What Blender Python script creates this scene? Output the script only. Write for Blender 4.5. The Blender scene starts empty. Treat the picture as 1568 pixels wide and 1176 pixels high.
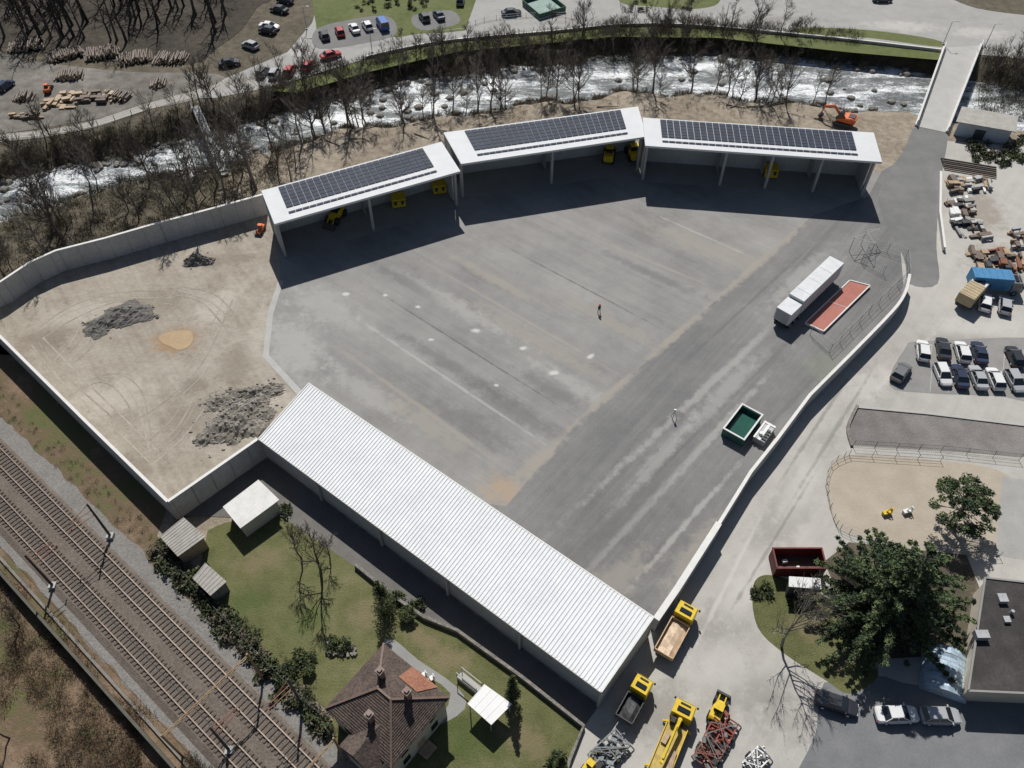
import bpy, math, random
import numpy as np
from mathutils import Vector, Matrix
from math import radians, sin, cos, pi
random.seed(7); rng=np.random.default_rng(7)
R=random.uniform
# ------------------------------------------------------------------ survey helper
# photogrammetry: turns a measured sighting into map coordinates (metres) on the
# horizontal plane at height z.  Everything below is built at that map position.
HC=90.0; FL=1268.0; TH=radians(50)
def P(px,py,z=0.0):
    u=(px-784)/FL; v=(588-py)/FL
    dy=cos(TH)+sin(TH)*v; d=sin(TH)-cos(TH)*v
    t=(HC-z)/d
    return (u*t, dy*t)
def PL(l,z=0.0): return [P(a,b,z) for a,b in l]
def smooth(pts,n=5,closed=True):
    out=[];N=len(pts)
    rngi=range(N) if closed else range(N-1)
    for i in rngi:
        g=(lambda k:pts[k%N]) if closed else (lambda k:pts[max(0,min(N-1,k))])
        p0,p1,p2,p3=g(i-1),g(i),g(i+1),g(i+2)
        for k in range(n):
            t=k/n
            out.append(tuple(.5*((2*p1[j])+(-p0[j]+p2[j])*t+(2*p0[j]-5*p1[j]+4*p2[j]-p3[j])*t*t+(-p0[j]+3*p1[j]-3*p2[j]+p3[j])*t**3) for j in range(2)))
    if not closed: out.append(pts[-1])
    return out
SC=bpy.context.scene
# ------------------------------------------------------------------ materials
def _base(name):
    m=bpy.data.materials.new(name); m.use_nodes=True
    nt=m.node_tree; b=nt.nodes['Principled BSDF']
    return m,nt,b
def _noise(nt,vec,scale,detail=4,rough=.6):
    n=nt.nodes.new('ShaderNodeTexNoise'); n.inputs['Scale'].default_value=scale
    n.inputs['Detail'].default_value=detail; n.inputs['Roughness'].default_value=rough
    nt.links.new(vec,n.inputs['Vector']); return n.outputs['Fac']
def _wsum(nt,items):
    acc=None
    for o,w in items:
        m=nt.nodes.new('ShaderNodeMath'); m.operation='MULTIPLY_ADD'
        nt.links.new(o,m.inputs[0]); m.inputs[1].default_value=w
        if acc is None: m.inputs[2].default_value=0
        else: nt.links.new(acc,m.inputs[2])
        acc=m.outputs[0]
    return acc
def surf(name,cols,scales=((.05,.35),(.4,.35),(4,.3)),rough=.9,bump=.3,streaks=(),bscale=3,metal=0,spec=.3,lo=.36,hi=.64,patches=()):
    """patches: stains / dust of the real surface, (x,y,half_len,half_width,angle,colour,amount) in map metres"""
    m,nt,b=_base(name)
    tc=nt.nodes.new('ShaderNodeTexCoord'); vec=tc.outputs['Object']
    items=[(_noise(nt,vec,s,5),w) for s,w in scales]
    for ang,ac,al,w in streaks:
        r=nt.nodes.new('ShaderNodeVectorRotate'); r.rotation_type='Z_AXIS'; r.inputs['Angle'].default_value=-radians(ang)
        nt.links.new(vec,r.inputs['Vector'])
        mp=nt.nodes.new('ShaderNodeMapping'); mp.inputs['Scale'].default_value=(al,ac,1)
        nt.links.new(r.outputs[0],mp.inputs['Vector'])
        items.append((_noise(nt,mp.outputs[0],1,4),w))
    f=_wsum(nt,items)
    cr=nt.nodes.new('ShaderNodeValToRGB'); e=cr.color_ramp.elements
    n=len(cols)
    while len(e)<n: e.new(.5)
    tot=sum(w for _,w in items)
    for i,c in enumerate(cols):
        e[i].position=tot*(lo+(hi-lo)*i/max(1,n-1))
        e[i].color=(*c,1)
    nt.links.new(f,cr.inputs[0]); col=cr.outputs[0]
    if patches:
        pn=_noise(nt,vec,.55,8,.72); pm_=nt.nodes.new('ShaderNodeMath'); pm_.operation='MULTIPLY_ADD'; nt.links.new(pn,pm_.inputs[0]); pm_.inputs[1].default_value=2.6; pm_.inputs[2].default_value=-1.3
        for (x,y,rx_,ry_,ang,pc,am) in patches:
            mp=nt.nodes.new('ShaderNodeMapping'); mp.vector_type='TEXTURE'
            mp.inputs['Location'].default_value=(x,y,0); mp.inputs['Rotation'].default_value=(0,0,radians(ang)); mp.inputs['Scale'].default_value=(rx_,ry_,1)
            nt.links.new(vec,mp.inputs['Vector'])
            ln=nt.nodes.new('ShaderNodeVectorMath'); ln.operation='LENGTH'; nt.links.new(mp.outputs[0],ln.inputs[0])
            ad=nt.nodes.new('ShaderNodeMath'); ad.operation='ADD'; nt.links.new(ln.outputs['Value'],ad.inputs[0]); nt.links.new(pm_.outputs[0],ad.inputs[1])
            mr=nt.nodes.new('ShaderNodeMapRange'); mr.interpolation_type='SMOOTHSTEP'
            mr.inputs['From Min'].default_value=1.1; mr.inputs['From Max'].default_value=.25; mr.inputs['To Min'].default_value=0; mr.inputs['To Max'].default_value=am
            nt.links.new(ad.outputs[0],mr.inputs['Value'])
            mx=nt.nodes.new('ShaderNodeMixRGB'); nt.links.new(mr.outputs[0],mx.inputs[0]); nt.links.new(col,mx.inputs[1]); mx.inputs[2].default_value=(*pc,1)
            col=mx.outputs[0]
    nt.links.new(col,b.inputs['Base Color'])
    b.inputs['Roughness'].default_value=rough; b.inputs['Metallic'].default_value=metal
    b.inputs['Specular IOR Level'].default_value=spec
    if bump:
        bp=nt.nodes.new('ShaderNodeBump'); bp.inputs['Strength'].default_value=bump; bp.inputs['Distance'].default_value=.15
        nt.links.new(_noise(nt,vec,bscale,6,.7),bp.inputs['Height']); nt.links.new(bp.outputs[0],b.inputs['Normal'])
    return m
def M(name,c,var=.15,scale=2,rough=.6,metal=0,bump=0,spec=.4):
    c1=tuple(x*(1-var) for x in c); c2=tuple(min(1,x*(1+var)) for x in c)
    return surf(name,[c1,c2],scales=((scale,.6),(scale*6,.4)),rough=rough,metal=metal,bump=bump,spec=spec,bscale=scale*4)
def pt(l): return [(*P(x,y),a,b,r,c,am) for (x,y,a,b,r,c,am) in l]
def seg(l):
    o=[]
    for (p,q,w,c,am) in l:
        a=P(*p);b=P(*q); o.append(((a[0]+b[0])/2,(a[1]+b[1])/2,math.hypot(b[0]-a[0],b[1]-a[1])/2*1.15,w,math.degrees(math.atan2(b[1]-a[1],b[0]-a[0])),c,am))
    return o
pd=(.36,.352,.335); dd=(.13,.128,.127); td=(.30,.275,.24); sd_=(.36,.275,.20); sp=(.50,.49,.47)
yA=pt([(450,530,9,5,-60,pd,.75),(500,470,9,4,-35,pd,.6),(560,600,10,2.2,-38,pd,.6),(820,520,16,2,-38,td,.6),(700,470,14,1.8,-38,pd,.6),(880,590,10,1.6,-38,pd,.6),(1090,380,16,3,-30,td,.6),(760,430,12,1.2,-38,td,.7),(930,490,12,1.6,-38,td,.6),(650,650,10,1.6,-38,td,.6),(690,560,14,1.4,-38,dd,.5),(790,630,12,2,-38,dd,.55),
   (1000,420,13,1.2,-35,dd,.5),(620,430,10,1.2,-38,dd,.5),(850,600,8,1.5,-38,dd,.5),(720,650,9,2.2,-38,dd,.5),(775,752,4.2,2.6,-30,sd_,.85),(820,705,5,1.2,45,td,.8)])
yA+=seg([((560,435),(885,640),.22,dd,.8),((520,470),(850,690),.3,pd,.8),((640,395),(960,580),.28,td,.8),((745,362),(1035,515),.22,dd,.7),((860,345),(1110,447),.3,td,.8),((980,318),(1165,400),.3,pd,.7),((500,520),(800,735),.45,td,.7),((1240,335),(1085,470),.9,td,.9),((1085,470),(985,557),.8,td,.9),((985,557),(870,660),.8,td,.9),((880,650),(785,755),1.0,td,.9)])
yA+=pt([(730,506,.9,.6,0,sp,1),(800,533,.6,.5,0,sp,1),(848,571,.8,.5,20,sp,1),(905,545,.9,.5,40,sp,1),(640,470,.5,.4,0,sp,1),(590,452,.5,.4,0,sp,1),(760,590,.4,.3,0,sp,1),(530,450,.7,.5,0,sp,1),(660,520,.5,.3,0,sp,1)])
yB=seg([((1290,400),(870,790),.8,pd,.6),((1230,500),(900,830),.4,dd,.7),((1190,560),(870,905),.7,pd,.6),((1140,700),(960,905),.5,pd,.7),((1060,640),(850,870),.35,dd,.7),((1270,350),(1000,600),.35,dd,.6),((1280,545),(1130,700),.5,dd,.6),((1240,335),(1085,470),.9,td,.9),((1085,470),(985,557),.8,td,.9),((985,557),(870,660),.8,td,.9),((880,650),(785,755),1.0,td,.9)])
yB+=pt([(870,860,8,3,50,dd,.5),(1000,740,14,2,50,dd,.5),(930,900,10,3,40,td,.6),(1110,600,14,1.8,48,pd,.5),(1210,480,12,1.8,48,dd,.5),(1060,850,8,1.8,52,td,.6),(1010,700,13,1.2,50,pd,.5),(1230,420,12,2,45,pd,.5),(820,705,5,1.2,45,td,.8),(1040,635,1,.7,0,dd,.8),(1260,560,4,3,50,(.22,.24,.18),.4)])
asph_a=surf('yard_asphalt_weathered',[(.165,.16,.155),(.225,.219,.211),(.272,.265,.253),(.32,.312,.296)],scales=((.03,.30),(.12,.12),(.6,.10),(4,.12)),streaks=((-38,.17,.010,.18),(-38,.9,.03,.10),(-38,3.0,.15,.08)),bump=.12,lo=.39,hi=.61,patches=yA)
asph_b=surf('yard_asphalt_fresh',[(.115,.114,.115),(.158,.156,.155),(.205,.202,.198),(.265,.258,.248)],scales=((.035,.28),(.12,.12),(.6,.10),(4,.12)),streaks=((50,.22,.009,.22),(50,1.1,.03,.10),(50,3.0,.15,.06)),bump=.12,lo=.39,hi=.62,patches=yB)
conc=surf('concrete',[(.34,.335,.32),(.44,.43,.41)],bump=.08)
conc_slab=surf('concrete_slab',[(.22,.22,.215),(.29,.285,.27)],bump=.08)
conc_wall=surf('concrete_wall',[(.36,.36,.35),(.50,.49,.47)],scales=((.3,.5),(2,.5)),bump=.06)
wall_cap=M('wall_cap',(.62,.61,.585),.08,1)
aS=(.20,.19,.175); aP=(.50,.48,.45)
apron=surf('apron_concrete',[(.31,.295,.27),(.40,.385,.355),(.47,.455,.42)],scales=((.045,.36),(.4,.25),(4,.2)),streaks=((52,.5,.03,.25),),bump=.1,
  patches=pt([(1190,800,8,3,52,aS,.5),(1260,690,5,2.5,52,aS,.4),(1100,960,5,3,40,aS,.5),(1150,1060,6,3,10,aS,.5),(1010,1090,5,3,40,aS,.6),(1470,520,8,2,0,aS,.4),(1230,740,10,2,55,aP,.6),(1330,590,6,2.5,40,aP,.6),(1140,900,8,2,55,aP,.6),(1110,1020,5,4,10,aP,.5),(1500,500,9,2.5,0,aP,.6),(1200,1100,4,3,0,aS,.4),(1500,320,5,8,0,(.25,.21,.17),.7),(1530,400,7,5,0,(.25,.21,.17),.7)])+seg([((1310,560),(1180,760),.35,aS,.6),((1340,560),(1210,770),.35,aS,.6),((1250,720),(1110,950),.3,aS,.6),((1170,780),(1060,1000),.35,aP,.7),((1440,500),(1340,600),.5,aP,.6)]))
road_m=surf('road_asphalt_light',[(.28,.275,.262),(.37,.362,.345)],bump=.08,patches=pt([(900,32,14,1.6,5,aS,.5),(600,66,12,1.4,12,aS,.5),(1200,30,16,2,0,aS,.5),(1380,40,10,3,-5,aP,.6),(1500,50,8,3,-5,aP,.6),(450,70,3,8,20,aP,.6)]))
asph_dark=surf('road_asphalt_dark',[(.14,.14,.14),(.205,.202,.198)],bump=.1)
ds=(.19,.16,.125); dp_=(.47,.43,.37)
dirt=surf('dirt',[(.18,.15,.12),(.28,.245,.20),(.355,.32,.268),(.43,.39,.335)],scales=((.05,.32),(.35,.22),(1.5,.16),(5,.12)),streaks=((125,.9,.06,.18),),bump=1,bscale=1.2,lo=.37,hi=.63,
  patches=pt([(170,610,7,4,20,dp_,.6),(330,470,6,3,60,dp_,.6),(120,480,8,3,20,dp_,.5),(230,470,7,4,20,ds,.5),(290,640,5,5,60,ds,.5),(70,520,5,3,20,ds,.6),(360,560,3,6,0,ds,.5),(200,720,4,3,-40,ds,.6),(268,522,4.4,3.2,20,(.30,.20,.12),.95),(340,400,7,2,10,ds,.6),(300,590,3,2,0,ds,.6),(400,500,2,7,0,dp_,.5)]))
soil=surf('bank_soil',[(.14,.11,.085),(.25,.21,.16),(.37,.32,.265)],scales=((.1,.35),(.8,.35),(5,.3)),bump=.8,bscale=1.2)
litter=surf('terrain_litter',[(.045,.038,.028),(.10,.085,.06),(.18,.15,.11)],scales=((.08,.3),(.6,.35),(4,.35)),bump=1,bscale=1.5)
ge=(.21,.17,.10); gg=(.065,.10,.025)
grass=surf('lawn',[(.07,.075,.028),(.112,.118,.045),(.15,.148,.066),(.195,.178,.10)],scales=((.08,.36),(.5,.3),(5,.34)),bump=1,bscale=5,lo=.38,hi=.64,
  patches=pt([(400,860,4,2,20,ge,.7),(470,950,3,2,20,gg,.6),(560,940,3,2,0,ge,.7),(650,980,3,1.5,-30,ge,.8),(720,1130,5,3,0,gg,.6),(800,1130,4,2,-30,ge,.7),(380,920,3,2,0,gg,.6),(690,1010,3,2,0,ge,.8),(1240,960,2.5,2,0,ge,.8),(1290,1010,2,1.5,0,ge,.8)]))
verge=surf('verge_grass',[(.06,.085,.025),(.115,.135,.045),(.17,.155,.085)],scales=((.09,.35),(.7,.3),(6,.35)),bump=.8,bscale=6)
dry=surf('dry_grass',[(.06,.075,.025),(.105,.115,.042),(.14,.10,.062),(.215,.15,.10),(.27,.215,.15)],scales=((.06,.40),(.35,.25),(2,.15),(7,.12)),streaks=((-39,.35,.03,.12),),bump=1,bscale=4,lo=.38,hi=.62)
ballast=surf('ballast',[(.14,.13,.122),(.235,.222,.205),(.33,.31,.29)],scales=((.4,.2),(3,.4),(9,.4)),bump=1,bscale=9)
ballast_r=surf('ballast_rusty',[(.10,.078,.065),(.17,.14,.115),(.235,.205,.175)],scales=((.4,.2),(3,.4),(9,.4)),bump=1,bscale=9)
sand=surf('sand_plot',[(.33,.285,.225),(.43,.38,.31)],bump=.3)
gravelm=surf('rubble',[(.11,.098,.082),(.22,.20,.17),(.36,.33,.28)],scales=((.6,.3),(3,.4),(9,.3)),bump=1.0,bscale=5,lo=.4,hi=.6)
rubst=surf('rubble_stone',[(.16,.15,.135),(.38,.35,.31)],scales=((1,.4),(5,.6)),bump=1,bscale=4)
white_roof=M('white_sheet_metal',(.64,.65,.66),.05,.5,rough=.6,spec=.15)
white_p=M('white_paint',(.68,.68,.67),.04,1,rough=.5)
steel=M('galvanised_steel',(.36,.37,.38),.15,2,rough=.6,metal=.2)
darkst=M('dark_steel',(.05,.05,.052),.2,3)
panel_m=M('solar_glass',(.04,.05,.075),.25,.4,rough=.6,spec=.12)
wallpan=M('grey_wall_panel',(.40,.41,.41),.08,1)
rust=M('rust',(.20,.075,.04),.3,3)
redc=M('dark_red_paint',(.13,.02,.018),.3,2)
redpad=surf('red_deck',[(.33,.125,.10),(.44,.19,.155)],bump=.1)
yellow=M('yellow_paint',(.62,.43,.02),.15,2)
orange=M('orange_paint',(.62,.13,.035),.12,2)
tarblue=M('blue_tarp',(.05,.20,.38),.15,2)
tan=M('tan_load',(.50,.36,.22),.15,2)
wood=M('timber',(.36,.26,.165),.35,2)
logm=M('log_bark',(.13,.10,.08),.35,2)
logend=M('log_cut',(.40,.31,.21),.25,2)
sleeper=M('sleeper',(.085,.065,.05),.3,2)
railst=M('rail_steel',(.30,.24,.20),.2,2,rough=.4,metal=.5)
bark=M('bark',(.105,.088,.072),.3,1.5,rough=.95)
bark2=M('bark_pale',(.19,.168,.14),.3,1.5,rough=.95)
glass=M('dark_glass',(.015,.02,.025),.1,2,rough=.08,spec=.8)
tyre=M('tyre',(.018,.018,.018),.1,2)
plaster=M('plaster',(.50,.46,.38),.1,1,rough=.9)
tile=surf('brown_roof_tile',[(.05,.037,.034),(.098,.075,.064),(.15,.112,.095)],scales=((.5,.35),(4,.65)),bump=.6,bscale=6)
tile_r=surf('red_roof_tile',[(.22,.095,.06),(.34,.165,.11)],scales=((.5,.35),(4,.65)),bump=.6,bscale=6)
stone=surf('stone_wall',[(.12,.11,.10),(.30,.28,.25)],scales=((1,.4),(5,.6)),bump=1,bscale=4)
poolw=M('green_water',(.02,.085,.065),.2,.6,rough=.15)
mudw=M('muddy_water',(.34,.23,.12),.12,.6,rough=.35)
blue_g=M('polytunnel_sheet',(.36,.46,.55),.35,1.2,rough=.4)
skin=M('skin',(.45,.26,.18),.05,3); cloth=M('dark_cloth',(.03,.032,.045),.2,4); helm=M('red_helmet',(.65,.06,.03),.05,3)
def leafm(n,c): return M(n,c,.35,1.5,rough=.85)
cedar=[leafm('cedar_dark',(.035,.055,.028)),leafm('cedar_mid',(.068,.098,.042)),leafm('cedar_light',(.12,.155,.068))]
bushl=[leafm('bush_dark',(.028,.04,.016)),leafm('bush_mid',(.058,.074,.028)),leafm('bush_light',(.105,.122,.046))]
twig=[leafm('twig_dark',(.075,.063,.05)),leafm('twig_mid',(.15,.122,.092)),leafm('twig_green',(.10,.105,.05))]
# water
def water_mat():
    m,nt,b=_base('river_rapids')
    tc=nt.nodes.new('ShaderNodeTexCoord')
    mp=nt.nodes.new('ShaderNodeMapping'); mp.inputs['Scale'].default_value=(.35,1.0,1); mp.inputs['Rotation'].default_value=(0,0,radians(-8))
    nt.links.new(tc.outputs['Object'],mp.inputs['Vector'])
    a=_noise(nt,mp.outputs[0],.22,3); c=_noise(nt,mp.outputs[0],1.5,8,.75); g=_noise(nt,mp.outputs[0],6,4,.7)
    f=_wsum(nt,[(a,.42),(c,.4),(g,.18)])
    cr=nt.nodes.new('ShaderNodeValToRGB'); e=cr.color_ramp.elements; e.new(.5); e.new(.53)
    for el,(p,co) in zip(e,[(.44,(.06,.07,.072)),(.485,(.15,.165,.17)),(.512,(.42,.45,.47)),(.545,(.80,.82,.83))]):
        el.position=p; el.color=(*co,1)
    nt.links.new(f,cr.inputs[0]); nt.links.new(cr.outputs[0],b.inputs['Base Color'])
    b.inputs['Roughness'].default_value=.3
    bp=nt.nodes.new('ShaderNodeBump'); bp.inputs['Strength'].default_value=1; bp.inputs['Distance'].default_value=.3
    nt.links.new(c,bp.inputs['Height']); nt.links.new(bp.outputs[0],b.inputs['Normal'])
    return m
rapids=water_mat()
# ------------------------------------------------------------------ mesh builder
class MB:
    def __init__(s): s.v=[];s.f=[];s.m=[]
    def add(s,vs,fs,m=0):
        o=len(s.v); s.v+= [tuple(x) for x in vs]; s.f+=[tuple(i+o for i in f) for f in fs]; s.m+=[m]*len(fs)
    def box(s,c,d,rz=0,m=0):
        x,y,z=[a/2 for a in d]; ca,sa=cos(rz),sin(rz)
        vs=[(c[0]+a*ca-b*sa,c[1]+a*sa+b*ca,c[2]+e) for e in(-z,z) for a,b in((-x,-y),(x,-y),(x,y),(-x,y))]
        s.add(vs,[(3,2,1,0),(4,5,6,7),(0,1,5,4),(1,2,6,5),(2,3,7,6),(3,0,4,7)],m)
    def bar(s,a,b,w,h,m=0):
        a=Vector(a);b=Vector(b);d=(b-a).normalized()
        up=Vector((0,0,1)) if abs(d.z)<.95 else Vector((0,1,0))
        r=d.cross(up).normalized()*w/2; q=r.cross(d).normalized()*h/2
        vs=[a-r-q,a+r-q,a+r+q,a-r+q,b-r-q,b+r-q,b+r+q,b-r+q]
        s.add(vs,[(0,1,2,3),(7,6,5,4),(1,0,4,5),(2,1,5,6),(3,2,6,7),(0,3,7,4)],m)
    def cyl(s,a,b,r0,r1,n=8,m=0,cap=True):
        a=Vector(a);b=Vector(b);d=(b-a)
        if d.length<1e-6:return
        d.normalize(); up=Vector((0,0,1)) if abs(d.z)<.9 else Vector((1,0,0))
        r=d.cross(up).normalized(); q=r.cross(d)
        vs=[p+(r*cos(2*pi*i/n)+q*sin(2*pi*i/n))*rr for p,rr in((a,r0),(b,r1)) for i in range(n)]
        fs=[(i,(i+1)%n,n+(i+1)%n,n+i) for i in range(n)]
        if cap: fs+=[tuple(range(n))[::-1],tuple(range(n,2*n))]
        s.add(vs,fs,m)
    def prism(s,poly,z0,z1,m=0,mt=None):
        n=len(poly)
        s.add([(x,y,z0) for x,y in poly]+[(x,y,z1) for x,y in poly],[(i,(i+1)%n,n+(i+1)%n,n+i) for i in range(n)],m)
        s.add([(x,y,z1) for x,y in poly],[tuple(range(n))],m if mt is None else mt)
    def loft(s,rings,m=0,cap=True):
        n=len(rings[0]); vs=[p for r in rings for p in r]
        fs=[(k*n+i,k*n+(i+1)%n,(k+1)*n+(i+1)%n,(k+1)*n+i) for k in range(len(rings)-1) for i in range(n)]
        if cap: fs+=[tuple(range(n))[::-1],tuple(range((len(rings)-1)*n,len(rings)*n))]
        s.add(vs,fs,m)
    def obj(s,name,mats,loc=(0,0,0),rz=0,parent=None,sub=(0,0,0),smooth_=False):
        me=bpy.data.meshes.new(name); me.from_pydata([(x-sub[0],y-sub[1],z-sub[2]) for x,y,z in s.v],[],s.f)
        for q in mats: me.materials.append(q)
        me.polygons.foreach_set('material_index',s.m)
        if smooth_: me.polygons.foreach_set('use_smooth',[True]*len(s.f))
        me.validate(); me.update()
        o=bpy.data.objects.new(name,me); SC.collection.objects.link(o)
        o.location=loc; o.rotation_euler=(0,0,rz)
        if parent: o.parent=parent
        return o
def empty(name,loc=(0,0,0),rz=0):
    e=bpy.data.objects.new(name,None); SC.collection.objects.link(e); e.location=loc; e.rotation_euler=(0,0,rz); return e
def wobj(mb,name,mats):
    xs=np.array(mb.v); c=xs.mean(0); c=(float(c[0]),float(c[1]),0.0)
    return mb.obj(name,mats,loc=c,sub=c)
def npmesh(name,verts,tris,mats,mi,loc=(0,0,0)):
    me=bpy.data.meshes.new(name); nv=len(verts); nf=len(tris)
    me.vertices.add(nv); me.vertices.foreach_set('co',np.asarray(verts,np.float32).ravel())
    me.loops.add(nf*3); me.loops.foreach_set('vertex_index',np.asarray(tris,np.int32).ravel())
    me.polygons.add(nf); me.polygons.foreach_set('loop_start',np.arange(nf,dtype=np.int32)*3)
    try: me.polygons.foreach_set('loop_total',np.full(nf,3,np.int32))
    except Exception: pass
    for q in mats: me.materials.append(q)
    me.polygons.foreach_set('material_index',np.asarray(mi,np.int32))
    me.update(calc_edges=True); me.validate()
    o=bpy.data.objects.new(name,me); SC.collection.objects.link(o); o.location=loc; return o
# ------------------------------------------------------------------ terrain
near_px=[(-200,400),(0,345),(80,318),(150,290),(250,275),(330,258),(440,226),(520,200),(600,190),(700,178),(800,162),(900,152),(960,142),(1050,145),(1150,155),(1250,165),(1330,170),(1400,178),(1568,205),(1800,240)]
far_px=[(-200,330),(0,284),(100,262),(200,240),(270,222),(350,200),(430,178),(480,158),(560,143),(650,122),(750,112),(850,103),(930,92),(1000,88),(1100,85),(1200,92),(1300,100),(1400,115),(1568,140),(1800,175)]
nr=np.array(PL(near_px,-3)); fr=np.array(PL(far_px,-3))
def yn(x): return np.interp(x,nr[:,0],nr[:,1])+.8*np.sin(np.asarray(x)*.35)+.4*np.sin(np.asarray(x)*.9+1)
def yf(x): return np.interp(x,fr[:,0],fr[:,1])+.7*np.sin(np.asarray(x)*.3+2)+.4*np.sin(np.asarray(x)*.8)
def hz(x,y):
    x=np.asarray(x,float);y=np.asarray(y,float)
    a=yn(x);b=yf(x)
    dn=np.clip((a-y)/5.5,0,1); df=np.clip((y-b)/7,0,1)
    t=np.maximum(dn,df); t=t*t*(3-2*t)
    z=-3.5+3.44*t
    rough=(np.sin(x*1.3+y*.7)*np.sin(y*1.1-x*.5)+.6*np.sin(x*3.1+1)*np.sin(y*2.7))*.25*np.clip(1-abs(t-.5)*2,0,1)
    return z+rough
xs=np.concatenate([np.linspace(-700,-135,8),np.arange(-130,131,1.3),np.linspace(135,700,8)])
ys=np.concatenate([np.linspace(-400,10,6),np.arange(14,212,1.3),np.linspace(216,900,10)])
X,Y=np.meshgrid(xs,ys); Z=hz(X,Y); nx,ny=len(xs),len(ys)
V=np.stack([X,Y,Z],-1).reshape(-1,3)
ii=(np.arange(ny-1)[:,None]*nx+np.arange(nx-1)[None,:]).ravel()
T=np.concatenate([np.stack([ii,ii+1,ii+nx+1],1),np.stack([ii,ii+nx+1,ii+nx],1)])
cen=V[T].mean(1)
mi=np.where((cen[:,1]<yn(cen[:,0])-1.5+rng.normal(size=len(cen))*.8)&(cen[:,0]>-50+rng.normal(size=len(cen))*2),1,0)
g=npmesh('ground',V,T,[litter,soil],mi)
g.data.polygons.foreach_set('use_smooth',[True]*len(T))
# river
rx=np.arange(-140,141,2.0); rv=[];rf=[]
mb=MB()
for i,x in enumerate(rx):
    a=float(yn(x))-1.2;b=float(yf(x))+1.2
    rv+=[(x,a,-3),(x,(a+b)/2,-3),(x,b,-3)]
for i in range(len(rx)-1):
    k=i*3; rf+=[(k,k+3,k+4,k+1),(k+1,k+4,k+5,k+2)]
mb.add(rv,rf); mb.obj('river',[rapids])
mb=MB()
for i in range(460):
    x=R(-100,85); s=R(.25,1.1); e=random.choice((0,0,1,1,.5+R(-.4,.4)))
    y=float(yn(x))*(1-e)+float(yf(x))*e+R(-1.8,1.8)
    rr=[]
    for k,(zz,q) in enumerate(((-.5,.8),(0,1),(.45,.75),(.65,.3))):
        rr.append([(x+s*q*cos(t*pi/3)*R(.8,1.2),y+s*q*sin(t*pi/3)*R(.8,1.2),-3+zz*s) for t in range(6)])
    mb.loft(rr)
mb.obj('river_boulders',[stone])
# ------------------------------------------------------------------ flat sheets
def sheet(name,pts,z,mat):
    n=MB(); n.add([(x,y,z) for x,y in pts],[tuple(range(len(pts)))],0); return n.obj(name,[mat])
# canopy geometry
ZB,ZF=8.7,7.9
canop=[[(400,292),(676,217),(705,262),(420,343)],[(679,203),(977,163),(990,209),(706,251)],[(984,180),(1338,203),(1351,248),(988,223)]]
CW=[]
for c in canop:
    CW.append([P(*c[0],ZB),P(*c[1],ZB),P(*c[2],ZF),P(*c[3],ZF)])
backs=[CW[0][0],CW[0][1],CW[1][0],CW[1][1],CW[2][0],CW[2][1]]
# yard
eastwall_px=[(1393,420),(1386,448),(1366,477),(1300,545),(1240,605),(1190,672),(1150,722),(1100,803),(1035,905),(1004,950)]
EW=PL(eastwall_px,2.6)
hallA,hallB,hallC,hallD=P(473,587,4.6),P(1001,945,4.6),P(921,1060,4.3),P(396,672,4.3)
seam=[P(1245,330),P(1085,470),P(880,650),P(775,775)]
yardA=[backs[0],backs[1],backs[2],backs[3],backs[4],backs[5],P(1350,262),P(1330,300)]+seam+[P(640,760),P(460,612),P(405,548),P(412,480),P(430,435),P(425,380)]
sheet('yard_pavement',yardA,0,asph_a)
yardB=[seam[3],seam[2],seam[1],seam[0],P(1330,300),P(1350,262),P(1372,250),P(1352,330),P(1378,372)]+EW+[hallC,P(640,760)]
sheet('yard_pavement',yardB,0.004,asph_b)
def strip(name,pts,w,z,mat,closed=False):
    L=[];Rr=[];n=len(pts)
    for i in range(n):
        a=Vector(pts[max(0,i-1)]);b=Vector(pts[min(n-1,i+1)]);d=(b-a).normalized(); q=Vector((-d.y,d.x))*w/2
        L.append((pts[i][0]+q.x,pts[i][1]+q.y));Rr.append((pts[i][0]-q.x,pts[i][1]-q.y))
    m=MB()
    m.add([(x,y,z) for x,y in L]+[(x,y,z) for x,y in Rr],[(n+i,n+i+1,i+1,i) for i in range(n-1)]); return m.obj(name,[mat])
strip('kerb_strip',PL([(430,430),(414,480),(407,545),(462,605)]),.9,.012,conc)
# dirt plot
NWw=PL([(-160,505),(0,432),(45,402),(85,384),(160,365),(240,342),(330,318),(402,298)],4)
SWw=PL([(-160,360),(0,515),(128,642),(257,768),(396,673)],4)
dp=NWw+[backs[0],P(425,380),P(430,435),P(412,480),P(405,548),P(460,612),hallD]+[SWw[3],SWw[1],SWw[0]]
sheet('dirt_plot',dp,-.01,dirt)
rutm=[surf('rut_dirt',[(.20,.17,.14),(.30,.265,.22),(.36,.325,.27)],scales=((.3,.4),(2,.3),(6,.3)),bump=.8,lo=.38,hi=.6),surf('rut_dirt_pale',[(.27,.235,.19),(.35,.315,.265),(.41,.375,.32)],scales=((.3,.4),(2,.3),(6,.3)),bump=.8,lo=.38,hi=.6)]
z=.0
for fam,(pp,nn,dx,dy) in enumerate([([(60,500),(110,468),(180,446),(260,446)],3,1,9),([(75,560),(115,520),(130,475)],4,9,2),([(100,600),(170,570),(215,600),(235,680)],3,-8,9),([(170,650),(240,610),(300,545),(345,450)],3,11,6),([(210,690),(262,645),(290,600)],4,7,8),([(50,530),(100,590),(165,650),(228,708)],3,9,-8),([(280,440),(330,455),(370,500)],3,-9,5)]):
    for k in range(nn):
        z+=.0004; pts=[P(a+dx*k+R(-3,3),b+dy*k+R(-3,3)) for a,b in pp]
        strip('tyre_rut',smooth(pts,7,False),R(.14,.24),z,rutm[(k+fam)%2])
puddle=smooth(PL([(244,515),(262,508),(288,506),(296,516),(290,530),(274,536),(262,531),(248,525)]),4)
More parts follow.
